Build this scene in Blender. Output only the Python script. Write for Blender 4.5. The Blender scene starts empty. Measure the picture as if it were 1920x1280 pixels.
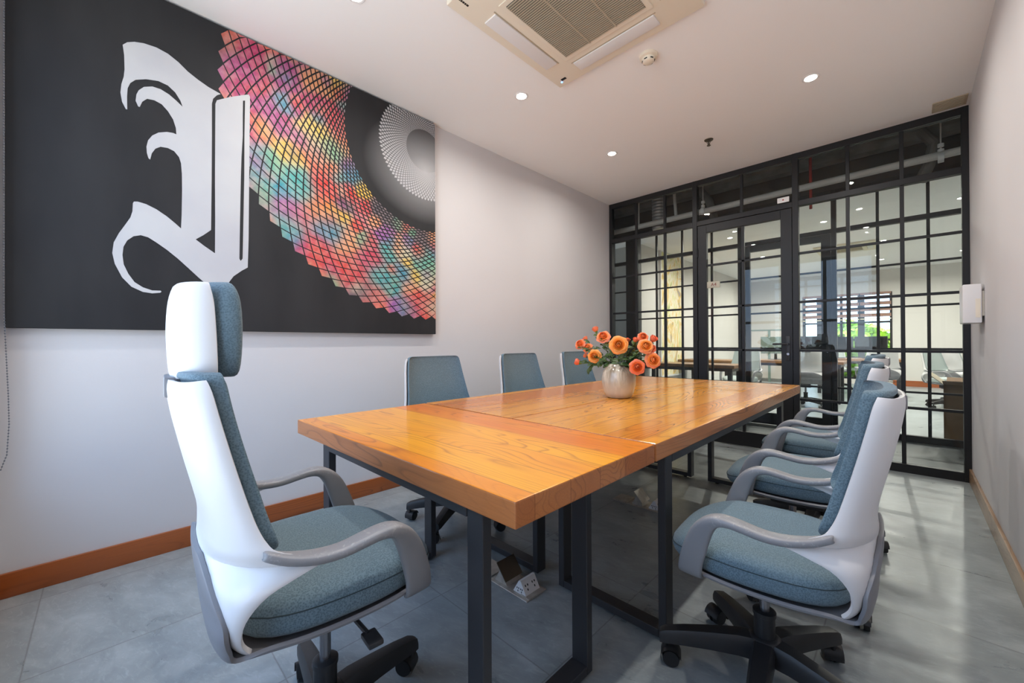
import bpy, bmesh, math, random
from mathutils import Vector, Matrix
from mathutils.noise import noise as pnoise
PI = math.pi
random.seed(7)
S = bpy.context.scene
COL = S.collection

# ------------------------------------------------------------------ camera
H = 2.944; XL = -2.841; XR = 0.351; YG = 4.733; YB = -0.345
def cam_basis(yaw, pitch, roll):
    cy, sy, cp, sp = math.cos(yaw), math.sin(yaw), math.cos(pitch), math.sin(pitch)
    f = Vector((-sy*cp, cy*cp, sp)); r = Vector((cy, sy, 0)); u = r.cross(f)
    cr, sr = math.cos(roll), math.sin(roll)
    return f, r*cr + u*sr, u*cr - r*sr
cd = bpy.data.cameras.new('camera'); cam = bpy.data.objects.new('camera', cd); COL.objects.link(cam)
f_, r_, u_ = cam_basis(0.77482, 0.004365, -0.005143)
M = Matrix.Identity(4)
for i in range(3):
    M[i][0] = r_[i]; M[i][1] = u_[i]; M[i][2] = -f_[i]
M[0][3], M[1][3], M[2][3] = 0, 0, 1.1053
cam.matrix_world = M
cd.sensor_width = 36; cd.lens = 751.28/1920*36; cd.shift_x = -(966.49-960)/1920
cd.clip_start = 0.02; cd.clip_end = 200
S.camera = cam

# ------------------------------------------------------------------ world, light, exposure
S.view_settings.view_transform = 'Standard'; S.view_settings.look = 'None'
S.view_settings.gamma = 1; S.view_settings.use_curve_mapping = False
S.view_settings.exposure = 0.0
w = bpy.data.worlds.new('sky'); S.world = w; w.use_nodes = True
bg = w.node_tree.nodes['Background']
bg.inputs['Strength'].default_value = 4.1
_nt = w.node_tree; _tc = _nt.nodes.new('ShaderNodeTexCoord'); _sp = _nt.nodes.new('ShaderNodeSeparateXYZ'); _cr = _nt.nodes.new('ShaderNodeValToRGB')
_nt.links.new(_tc.outputs['Generated'], _sp.inputs[0]); _mr = _nt.nodes.new('ShaderNodeMapRange'); _mr.inputs['From Min'].default_value = -1; _mr.inputs['From Max'].default_value = 1
_nt.links.new(_sp.outputs[2], _mr.inputs['Value']); _nt.links.new(_mr.outputs[0], _cr.inputs[0]); _nt.links.new(_cr.outputs[0], bg.inputs['Color'])
# lower half brightened, added to send light up to the ceiling, blue sky above it
_cr.color_ramp.elements[0].position = 0.0; _cr.color_ramp.elements[0].color = (1.0, 1.08, 1.12, 1)
_cr.color_ramp.elements[1].position = 1.0; _cr.color_ramp.elements[1].color = (0.40, 0.62, 1.0, 1)
for _p, _c in ((0.47, (1.0, 1.08, 1.12, 1)), (0.53, (0.50, 0.70, 1.0, 1))):
    _e = _cr.color_ramp.elements.new(_p); _e.color = _c
S.cycles.use_denoising = True
S.cycles.max_bounces = 10; S.cycles.diffuse_bounces = 5; S.cycles.glossy_bounces = 5
S.cycles.transparent_max_bounces = 24; S.cycles.transmission_bounces = 6
S.cycles.sample_clamp_indirect = 4.0; S.cycles.caustics_reflective = False; S.cycles.caustics_refractive = False

def area_light(name, loc, rot, sx, sy, power, color, portal=False, parent=None, shape='RECTANGLE', spread=None):
    d = bpy.data.lights.new(name, 'AREA'); d.shape = shape; d.size = sx; d.size_y = sy
    d.energy = power; d.color = color
    if spread: d.spread = spread
    o = bpy.data.objects.new(name, d); COL.objects.link(o); o.location = loc; o.rotation_euler = rot
    if portal: d.cycles.is_portal = True
    if parent: o.parent = parent
    return o
# daylight enters through the windows of the rear wall (behind the camera) and the office windows
area_light('window_daylight', (-1.54, YB-0.24, 1.63), (-PI/2, 0, PI), 2.24, 2.26, 1, (1, 1, 1), portal=True)
area_light('office_window_daylight', (-1.35, 13.95, 1.25), (-PI/2, 0, 0), 2.4, 2.3, 1, (1, 1, 1), portal=True)
SUNL = 10.5   # watts of each ceiling lamp
_sd = bpy.data.lights.new('sun', 'SUN'); _sd.energy = 14; _sd.angle = 0.01; _sd.color = (1.0, 0.95, 0.8)
_so = bpy.data.objects.new('sun', _sd); COL.objects.link(_so); _so.rotation_euler = Vector((-0.75, -0.12, -0.65)).to_track_quat('-Z', 'Y').to_euler()

# ------------------------------------------------------------------ helpers
def srgb(*c):
    return tuple(((v/255)/12.92 if v/255 <= 0.04045 else ((v/255+0.055)/1.055)**2.4) for v in c) + (1,)
def mat(name, color=(0.5, 0.5, 0.5, 1), rough=0.5, metal=0.0, spec=0.5, bump=None, coat=0, var=None):
    m = bpy.data.materials.new(name); m.use_nodes = True
    nt = m.node_tree; b = nt.nodes['Principled BSDF']
    b.inputs['Base Color'].default_value = color; b.inputs['Roughness'].default_value = rough
    b.inputs['Metallic'].default_value = metal; b.inputs['Specular IOR Level'].default_value = spec
    b.inputs['Coat Weight'].default_value = coat; b.inputs['Coat Roughness'].default_value = 0.12
    tc = nt.nodes.new('ShaderNodeTexCoord')
    if bump:
        n = nt.nodes.new('ShaderNodeTexNoise'); n.inputs['Scale'].default_value = bump[0]; n.inputs['Detail'].default_value = 4
        nt.links.new(tc.outputs['Object'], n.inputs['Vector'])
        bp = nt.nodes.new('ShaderNodeBump'); bp.inputs['Strength'].default_value = bump[1]; bp.inputs['Distance'].default_value = 0.004
        nt.links.new(n.outputs['Fac'], bp.inputs['Height']); nt.links.new(bp.outputs['Normal'], b.inputs['Normal'])
    if var:
        n2 = nt.nodes.new('ShaderNodeTexNoise'); n2.inputs['Scale'].default_value = var[0]; n2.inputs['Detail'].default_value = 5
        nt.links.new(tc.outputs['Object'], n2.inputs['Vector'])
        mx = nt.nodes.new('ShaderNodeMix'); mx.data_type = 'RGBA'
        mx.inputs[6].default_value = color; mx.inputs[7].default_value = var[1]
        cr = nt.nodes.new('ShaderNodeValToRGB'); cr.color_ramp.elements[0].position = 0.35; cr.color_ramp.elements[1].position = 0.7
        nt.links.new(n2.outputs['Fac'], cr.inputs[0]); nt.links.new(cr.outputs[0], mx.inputs[0]); nt.links.new(mx.outputs[2], b.inputs['Base Color'])
    return m
def emis(name, color, strength):
    m = bpy.data.materials.new(name); m.use_nodes = True; b = m.node_tree.nodes['Principled BSDF']
    b.inputs['Base Color'].default_value = color
    b.inputs['Emission Color'].default_value = color; b.inputs['Emission Strength'].default_value = strength
    return m
class G:
    """tiny node graph writer"""
    def __init__(s, m): s.nt = m.node_tree; s.b = s.nt.nodes['Principled BSDF']
    def n(s, t, **k):
        x = s.nt.nodes.new(t)
        for a, v in k.items(): setattr(x, a, v)
        return x
    def l(s, a, b): s.nt.links.new(a, b)
    def math(s, op, a, b=None, c=None):
        x = s.n('ShaderNodeMath', operation=op)
        for i, v in enumerate((a, b, c)):
            if v is None: continue
            if isinstance(v, (int, float)): x.inputs[i].default_value = v
            else: s.l(v, x.inputs[i])
        return x.outputs[0]
    def mix(s, f, a, b, blend='MIX'):
        x = s.n('ShaderNodeMix', data_type='RGBA', blend_type=blend)
        for i, v in ((0, f), (6, a), (7, b)):
            if isinstance(v, (int, float, tuple)): x.inputs[i].default_value = v
            else: s.l(v, x.inputs[i])
        return x.outputs[2]
    def ramp(s, f, *els):
        x = s.n('ShaderNodeValToRGB'); e = x.color_ramp.elements
        while len(e) < len(els): e.new(0.5)
        for q, (p, c) in zip(e, els): q.position = p; q.color = c if isinstance(c, tuple) else (c, c, c, 1)
        s.l(f, x.inputs[0]); return x.outputs[0]
    def noise(s, v, sc, det=4, rough=0.5, dist=0.0):
        x = s.n('ShaderNodeTexNoise'); x.inputs['Scale'].default_value = sc; x.inputs['Detail'].default_value = det
        x.inputs['Roughness'].default_value = rough; x.inputs['Distortion'].default_value = dist
        s.l(v, x.inputs['Vector']); return x.outputs['Fac']
    def comb(s, x, y, z):
        c = s.n('ShaderNodeCombineXYZ')
        for i, v in enumerate((x, y, z)):
            if isinstance(v, (int, float)): c.inputs[i].default_value = v
            else: s.l(v, c.inputs[i])
        return c.outputs[0]
    def xyz(s, kind='Object'):
        tc = s.n('ShaderNodeTexCoord'); sp = s.n('ShaderNodeSeparateXYZ'); s.l(tc.outputs[kind], sp.inputs[0])
        return tc.outputs[kind], sp.outputs[0], sp.outputs[1], sp.outputs[2]
    def bump(s, h, st, dist=0.003):
        x = s.n('ShaderNodeBump'); x.inputs['Strength'].default_value = st; x.inputs['Distance'].default_value = dist
        s.l(h, x.inputs['Height']); s.l(x.outputs[0], s.b.inputs['Normal'])

class MB:
    def __init__(s): s.bm = bmesh.new()
    def box(s, x0, x1, y0, y1, z0, z1, bevel=0, seg=2, mtx=None):
        r = bmesh.ops.create_cube(s.bm, size=1)
        vs = r['verts']
        bmesh.ops.scale(s.bm, vec=(abs(x1-x0), abs(y1-y0), abs(z1-z0)), verts=vs)
        bmesh.ops.translate(s.bm, vec=((x0+x1)/2, (y0+y1)/2, (z0+z1)/2), verts=vs)
        if bevel:
            es = list({e for v in vs for e in v.link_edges})
            r2 = bmesh.ops.bevel(s.bm, geom=es, offset=bevel, segments=seg, profile=0.6, affect='EDGES')
            vs = list({v for f in r2['faces'] for v in f.verts} | {v for v in vs if v.is_valid})
        if mtx is not None: bmesh.ops.transform(s.bm, matrix=mtx, verts=vs)
        return vs
    def cyl(s, p0, p1, r0, r1=None, seg=20, cap=True):
        p0, p1 = Vector(p0), Vector(p1); r1 = r0 if r1 is None else r1
        d = p1-p0; q = d.to_track_quat('Z', 'Y').to_matrix().to_4x4()
        mt = Matrix.Translation((p0+p1)/2) @ q
        r = bmesh.ops.create_cone(s.bm, cap_ends=cap, segments=seg, radius1=r0, radius2=max(r1, 1e-5), depth=d.length, matrix=mt)
        return r['verts']
    def lathe(s, prof, c=(0, 0, 0), seg=32, axis='Z'):
        rows = []
        for (r, z) in prof:
            rows.append([Vector((c[0]+r*math.cos(2*PI*k/seg), c[1]+r*math.sin(2*PI*k/seg), c[2]+z)) for k in range(seg)])
        s.loft(rows, closed=True, caps=True)
    def loft(s, rows, closed=False, caps=False):
        V = [[s.bm.verts.new(p) for p in row] for row in rows]
        n = len(V[0])
        for a, b in zip(V[:-1], V[1:]):
            for i in range(n if closed else n-1):
                j = (i+1) % n
                try: s.bm.faces.new((a[i], a[j], b[j], b[i]))
                except ValueError: pass
        if caps:
            for row in (V[0], V[-1]):
                try: s.bm.faces.new(row)
                except ValueError: pass
        return V
    def tube(s, pts, r, seg=8, closed=False, caps=True):
        pts = [Vector(p) for p in pts]; n = len(pts); rows = []
        up = None
        for i, p in enumerate(pts):
            t = (pts[(i+1) % n] - pts[i-1]) if (closed or 0 < i < n-1) else (pts[1]-pts[0] if i == 0 else pts[-1]-pts[-2])
            t.normalize()
            if up is None:
                up = Vector((0, 0, 1)) if abs(t.z) < 0.9 else Vector((1, 0, 0))
            a = (up - t*up.dot(t)).normalized(); b = t.cross(a); up = a
            rr = r[i] if isinstance(r, (list, tuple)) else r
            rows.append([p + (a*math.cos(2*PI*k/seg) + b*math.sin(2*PI*k/seg))*rr for k in range(seg)])
        if closed: rows.append(rows[0])
        s.loft(rows, closed=True, caps=caps and not closed)
    def build(s, name, m, parent=None, smooth=True, angle=20, kind=None, loc=None, label=None):
        if not s.bm.faces: return None
        bmesh.ops.recalc_face_normals(s.bm, faces=s.bm.faces)
        me = bpy.data.meshes.new(name); s.bm.to_mesh(me); s.bm.free()
        if smooth:
            me.shade_smooth(); me.set_sharp_from_angle(angle=math.radians(angle))
        for mm in (m if isinstance(m, (list, tuple)) else [m]): me.materials.append(mm)
        o = bpy.data.objects.new(name, me); COL.objects.link(o)
        if parent: o.parent = parent
        if kind: o['kind'] = kind
        if loc: o.location = loc
        if label: o['label'] = label
        return o
def empty(name, loc=(0, 0, 0), rz=0, label=None, cat=None, group=None, kind=None):
    o = bpy.data.objects.new(name, None); COL.objects.link(o); o.empty_display_size = 0.1
    o.location = loc; o.rotation_euler = (0, 0, rz)
    tag(o, label, cat, group, kind)
    return o
def tag(o, label=None, cat=None, group=None, kind=None):
    if label: o['label'] = label
    if cat: o['category'] = cat
    if group: o['group'] = group
    if kind: o['kind'] = kind
    return o
def subsurf(o, lv=2):
    m = o.modifiers.new('sub', 'SUBSURF'); m.levels = lv; m.render_levels = lv; return o
def solid(o, t, off=0.0):
    m = o.modifiers.new('solid', 'SOLIDIFY'); m.thickness = t; m.offset = off; return o
def copy_tree(o, parent=None):
    c = o.copy(); COL.objects.link(c)
    if parent: c.parent = parent
    for ch in list(o.children): copy_tree(ch, c)
    return c
def catmull(P, n):
    out = []; m = len(P)-1
    for k in range(n):
        t = k/(n-1)*m; i = min(int(t), m-1); f = t-i
        p = [P[max(0, min(m, i+d))] for d in (-1, 0, 1, 2)]
        out.append(tuple(0.5*((2*b)+(-a+c)*f+(2*a-5*b+4*c-d)*f*f+(-a+3*b-3*c+d)*f**3) for a, b, c, d in zip(*p)))
    return out
def lin(P, n):
    out = []; m = len(P)-1
    for k in range(n):
        t = k/(n-1)*m; i = min(int(t), m-1); f = t-i
        out.append(tuple(a+(b-a)*f for a, b in zip(P[i], P[i+1])))
    return out

# ------------------------------------------------------------------ materials
M_wall = mat('wall_paint', srgb(208, 206, 208), 0.75, bump=(60, 0.06), var=(0.9, srgb(203, 201, 203)))
M_ceil = mat('ceiling_paint', srgb(246, 246, 246), 0.85)
M_black = mat('black_powder_coat', srgb(60, 60, 63), 0.42, 0.3, bump=(300, 0.05))
M_frame = mat('black_steel_frame', srgb(36, 36, 38), 0.45, 0.4, bump=(200, 0.04))
M_plastic_w = mat('white_plastic', srgb(226, 224, 224), 0.35, bump=(500, 0.03))
M_plastic_g = mat('grey_plastic', srgb(132, 132, 136), 0.42, bump=(700, 0.05))
M_plastic_b = mat('black_nylon', srgb(40, 40, 42), 0.42, bump=(500, 0.04))
M_rubber = mat('dark_wheel', srgb(28, 28, 30), 0.5)
M_chrome = mat('steel', srgb(150, 150, 155), 0.25, 0.9)
M_ivory = mat('ivory_plastic', srgb(232, 222, 204), 0.4)
M_dark = mat('dark_gap', srgb(24, 23, 22), 0.8)
M_grille = mat('grille_plastic', srgb(176, 163, 142), 0.6)
M_plate = mat('brushed_plate', srgb(196, 190, 180), 0.35, 0.35, var=(30, srgb(170, 160, 150)))
M_lidm = mat('bronze_lid', srgb(96, 86, 74), 0.3, 0.7)
M_card = mat('cardboard', srgb(118, 90, 62), 0.8, var=(6, srgb(104, 78, 54)))
M_card2 = mat('cardboard_inner', srgb(200, 190, 168), 0.8)
M_pipe = mat('painted_pipe', srgb(205, 200, 196), 0.5)
M_pipe_d = mat('grey_duct', srgb(120, 118, 116), 0.6, var=(8, srgb(90, 88, 86)))
M_red = mat('red_pipe', srgb(170, 50, 45), 0.5)
M_slab = mat('dark_soffit', srgb(66, 64, 62), 0.9, var=(1.5, srgb(46, 45, 44)))
M_lamp = emis('lamp_face', (1.0, 0.93, 0.82, 1), 25)
M_deskw = mat('desk_laminate', srgb(150, 110, 70), 0.35, var=(5, srgb(120, 84, 52)))
M_screen = mat('monitor_black', srgb(18, 19, 22), 0.2)
M_frost = mat('green_grey_screen', srgb(112, 130, 122), 0.6)
M_blind = mat('blind_brown', srgb(150, 118, 104), 0.8)
M_blind2 = mat('blind_cream', srgb(236, 230, 214), 0.8)
M_blue = emis('blue_led', (0.1, 0.35, 1.0, 1), 6)

def make_fabric():
    m = mat('slate_fabric', srgb(96, 116, 124), 0.9, spec=0.25); g = G(m)
    v, x, y, z = g.xyz()
    vo = g.n('ShaderNodeTexVoronoi'); vo.inputs['Scale'].default_value = 260; vo.inputs['Randomness'].default_value = 1.0
    g.l(v, vo.inputs['Vector'])
    d = g.ramp(vo.outputs['Distance'], (0.1, srgb(76, 97, 109)), (0.7, srgb(110, 132, 144)))
    n = g.noise(v, 7, 3)
    c = g.mix(g.ramp(n, (0.35, 0.0), (0.7, 0.35)), d, srgb(102, 122, 132))
    g.l(c, g.b.inputs['Base Color'])
    g.bump(vo.outputs['Distance'], 0.35, 0.001)
    g.b.inputs['Sheen Weight'].default_value = 0.15
    return m
M_fab = make_fabric()
M_seam = mat('seam_thread', srgb(52, 66, 72), 0.9)

def make_arm():
    m = mat('worn_grey_arm', srgb(140, 139, 142), 0.38); g = G(m)
    v, x, y, z = g.xyz()
    n = g.noise(v, 60, 8, 0.7, 1.5)
    f = g.ramp(n, (0.55, 0.0), (0.68, 0.55))
    zf = g.ramp(z, (0.585, 0.0), (0.61, 1.0))
    f2 = g.math('MULTIPLY', f, zf)
    g.l(g.mix(f2, srgb(136, 136, 139), srgb(188, 186, 184)), g.b.inputs['Base Color'])
    return m
M_arm = make_arm()

def make_wood(name, dark, light, ring, pw=0.142, coat=0.6, rough=0.32):
    m = mat(name, light, rough, coat=coat); g = G(m)
    v, x, y, z = g.xyz()
    oi = g.n('ShaderNodeObjectInfo'); rnd = oi.outputs['Random']
    p = g.math('DIVIDE', y, pw); fl = g.math('FLOOR', p); fr = g.math('FRACT', p)
    wn = g.n('ShaderNodeTexWhiteNoise', noise_dimensions='2D')
    g.l(g.comb(fl, g.math('MULTIPLY', rnd, 40), 0), wn.inputs['Vector'])
    pr = wn.outputs['Value']
    off = g.math('MULTIPLY', pr, 17.3)
    gv = g.comb(g.math('ADD', g.math('MULTIPLY', x, 0.42), off), g.math('MULTIPLY', y, 3.2), g.math('MULTIPLY', z, 3.6))
    n = g.noise(gv, 1.5, 2, 0.45, 0.35)
    rings = g.math('FRACT', g.math('MULTIPLY', n, 26))
    rr = g.ramp(rings, (0.0, 1.0), (0.16, 0.25), (0.35, 0.0), (0.9, 0.0), (1.0, 1.0))
    fib = g.noise(g.comb(g.math('MULTIPLY', x, 4), g.math('MULTIPLY', y, 220), g.math('MULTIPLY', z, 220)), 1.0, 3)
    blot = g.noise(g.comb(g.math('ADD', g.math('MULTIPLY', x, 1.4), off), g.math('MULTIPLY', y, 5), z), 1.3, 3)
    base = g.mix(g.ramp(g.math('ADD', g.math('MULTIPLY', pr, 0.65), g.math('MULTIPLY', blot, 0.5)), (0.25, 0.0), (0.85, 1.0)), dark, light)
    # rings are strong in some boards, faint in others
    stre = g.ramp(g.noise(g.comb(g.math('MULTIPLY', x, 0.9), off, g.math('MULTIPLY', y, 3)), 1.2, 2), (0.38, 0.12), (0.62, 0.75))
    c = g.mix(g.math('MULTIPLY', rr, stre), base, ring)
    c = g.mix(g.ramp(fib, (0.35, 0.16), (0.65, 0.0)), c, ring)
    seam = g.ramp(g.math('ABSOLUTE', g.math('SUBTRACT', fr, 0.5)), (0.488, 0.0), (0.497, 0.8))
    c = g.mix(seam, c, srgb(120, 62, 20))
    g.l(c, g.b.inputs['Base Color'])
    g.bump(rr, 0.05, 0.001)
    return m
M_wood = make_wood('pine_table', srgb(222, 116, 6), srgb(244, 168, 14), srgb(160, 80, 12), coat=0.3)
M_wood2 = make_wood('pine_table_glossy', srgb(204, 116, 24), srgb(228, 154, 44), srgb(150, 84, 26), coat=0.35, rough=0.26)
M_side = make_wood('pine_edge', srgb(176, 100, 48), srgb(200, 128, 70), srgb(122, 66, 30), coat=0.3, rough=0.4)
M_skirt = make_wood('skirting_wood', srgb(150, 78, 32), srgb(176, 96, 44), srgb(110, 56, 24), pw=3.0, coat=0.3, rough=0.4)
M_skirt2 = make_wood('skirting_wood_pale', srgb(150, 118, 88), srgb(172, 140, 108), srgb(110, 84, 60), pw=3.0, coat=0.3, rough=0.4)

def make_floor():
    m = mat('stone_tile_floor', srgb(150, 155, 155), 0.32); g = G(m)
    v, x, y, z = g.xyz('Object')
    tx = g.math('DIVIDE', g.math('ADD', x, 0.858), 0.618); ty = g.math('DIVIDE', g.math('SUBTRACT', y, 1.032), 0.6165)
    wn = g.n('ShaderNodeTexWhiteNoise', noise_dimensions='2D'); g.l(g.comb(g.math('FLOOR', tx), g.math('FLOOR', ty), 0), wn.inputs['Vector'])
    o = g.math('MULTIPLY', wn.outputs['Value'], 9)
    # faint diagonal streaks in the stone print
    sx = g.math('ADD', g.math('MULTIPLY', x, 2.2), g.math('ADD', g.math('MULTIPLY', y, 0.9), o)); sy = g.math('SUBTRACT', g.math('MULTIPLY', y, 0.9), g.math('MULTIPLY', x, 0.25))
    n1 = g.noise(g.comb(sx, g.math('MULTIPLY', sy, 4), o), 2.2, 8, 0.62, 0.6)
    n2 = g.noise(v, 1.7, 4); n3 = g.noise(g.comb(sx, g.math('MULTIPLY', sy, 7), 2), 9, 6, 0.7, 0.8)
    c = g.ramp(n1, (0.28, srgb(128, 136, 139)), (0.5, srgb(146, 154, 157)), (0.72, srgb(166, 173, 176)))
    c = g.mix(g.ramp(n3, (0.52, 0.0), (0.75, 0.45)), c, srgb(188, 196, 200))
    c = g.mix(g.ramp(n2, (0.4, 0.0), (0.65, 0.3)), c, srgb(126, 132, 132))
    def ln(t):
        return g.ramp(g.math('ABSOLUTE', g.math('SUBTRACT', g.math('FRACT', t), 0.5)), (0.4955, 0.0), (0.498, 1.0))
    s = g.math('MAXIMUM', ln(tx), ln(ty))
    c = g.mix(g.math('MULTIPLY', s, 0.6), c, srgb(84, 82, 78))
    g.l(c, g.b.inputs['Base Color'])
    g.l(g.ramp(n1, (0.3, 0.26), (0.7, 0.4)), g.b.inputs['Roughness'])
    g.bump(n1, 0.06, 0.002)
    return m
M_floor = make_floor()

def make_canvas():
    m = mat('black_canvas', srgb(46, 46, 48), 0.6, spec=0.3); g = G(m)
    v, x, y, z = g.xyz('Object')
    n = g.noise(g.comb(x, g.math('MULTIPLY', y, 3), z), 1.2, 5)
    c = g.ramp(n, (0.3, srgb(30, 30, 33)), (0.75, srgb(46, 46, 48)))
    # the white airbrushed spot of the mural, left of the ring's centre
    d = g.n('ShaderNodeVectorMath', operation='DISTANCE'); g.l(g.comb(0, g.math('MULTIPLY', y, 0.8), z), d.inputs[0]); d.inputs[1].default_value = (0, 1.82*0.8, 2.50)
    f = g.ramp(d.outputs['Value'], (0.0, 0.75), (0.13, 0.4), (0.42, 0.0))
    g.l(g.mix(f, c, srgb(205, 205, 208)), g.b.inputs['Base Color'])
    w = g.n('ShaderNodeTexWave'); w.inputs['Scale'].default_value = 300; g.l(v, w.inputs['Vector'])
    g.bump(w.outputs['Fac'], 0.08, 0.001)
    return m
M_canvas = make_canvas()
M_letter = mat('white_mural_paint', srgb(190, 190, 192), 0.5, var=(3, srgb(180, 180, 186)))
def make_vcol():
    m = mat('mural_colours', rough=0.5); g = G(m)
    a = g.n('ShaderNodeVertexColor'); a.layer_name = 'Col'
    v, x, y, z = g.xyz()
    n = g.noise(v, 30, 5)
    g.l(g.mix(g.ramp(n, (0.4, 0.0), (0.75, 0.25)), a.outputs['Color'], srgb(235, 200, 190)), g.b.inputs['Base Color'])
    return m
M_vcol = make_vcol()
def make_glass():
    m = bpy.data.materials.new('pane_glass'); m.use_nodes = True; nt = m.node_tree
    for n in list(nt.nodes): nt.nodes.remove(n)
    out = nt.nodes.new('ShaderNodeOutputMaterial'); mix = nt.nodes.new('ShaderNodeMixShader')
    t = nt.nodes.new('ShaderNodeBsdfTransparent'); t.inputs[0].default_value = (0.97, 0.985, 0.975, 1)
    gl = nt.nodes.new('ShaderNodeBsdfGlossy'); gl.inputs['Roughness'].default_value = 0.0
    fr = nt.nodes.new('ShaderNodeFresnel'); fr.inputs['IOR'].default_value = 1.34
    nt.links.new(fr.outputs[0], mix.inputs[0]); nt.links.new(t.outputs[0], mix.inputs[1]); nt.links.new(gl.outputs[0], mix.inputs[2])
    nt.links.new(mix.outputs[0], out.inputs['Surface'])
    return m
M_glass = make_glass()

# ------------------------------------------------------------------ room shell
def wall(name, x0, x1, y0, y1, z0, z1, m=M_wall):
    b = MB(); b.box(x0, x1, y0, y1, z0, z1); return b.build(name, m, smooth=False, kind='structure')
FX0, FX1, FY1 = -6.0, 3.0, 13.75    # office beyond the partitions
wall('floor', FX0-0.2, FX1+0.2, YB-0.3, FY1+0.3, -0.12, 0, M_floor)
wall('wall_left', XL-0.12, XL, YB-0.2, YG+0.03, 0, 3.6)
wall('wall_right', XR, XR+0.12, YB-0.2, YG+0.03, 0, 3.6)
wall('ceiling', XL-0.12, XR+0.12, YB-0.2, YG+0.03, H, H+0.1, M_ceil)
# window wall behind the camera: opening x -2.6..-0.1, z .8..2.55
WBX0, WBX1, WBZ0, WBZ1 = -2.66, -0.42, 0.50, 2.76
b = MB()
b.box(XL, WBX0, YB-0.2, YB, 0, H); b.box(WBX1, XR, YB-0.2, YB, 0, H)
b.box(WBX0, WBX1, YB-0.2, YB, 0, WBZ0); b.box(WBX0, WBX1, YB-0.2, YB, WBZ1, H)
b.build('wall_back', M_wall, smooth=False, kind='structure')
wb = empty('window_3', (0, 0, 0), kind='structure')
b = MB()
for x in (WBX0, -1.93, -1.19, WBX1-0.05): b.box(x, x+0.05, YB-0.16, YB-0.1, WBZ0, WBZ1)
for z in (WBZ0, 1.5, WBZ1-0.05): b.box(WBX0, WBX1, YB-0.155, YB-0.105, z, z+0.05)
b.build('window_frame', M_frame, wb, smooth=False)
# skirting
b = MB(); b.box(XL, XL+0.016, YB, YG-0.03, 0, 0.108, 0.003); o = b.build('baseboard_left', M_skirt, kind='structure')
b = MB(); b.box(XR-0.016, XR, YB, YG-0.03, 0, 0.108, 0.003); o = b.build('baseboard_right', M_skirt2, kind='structure')
b = MB(); b.box(XL+0.016, XR-0.016, YB, YB+0.016, 0, 0.108, 0.003); b.build('baseboard_back', M_skirt, kind='structure')
for nm in ('baseboard_left', 'baseboard_right'):
    o = bpy.data.objects[nm]   # grain runs along the board: turn the mesh so its length is local x
    o.data.transform(Matrix.Rotation(-PI/2, 4, 'Z')); o.rotation_euler = (0, 0, PI/2)

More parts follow.
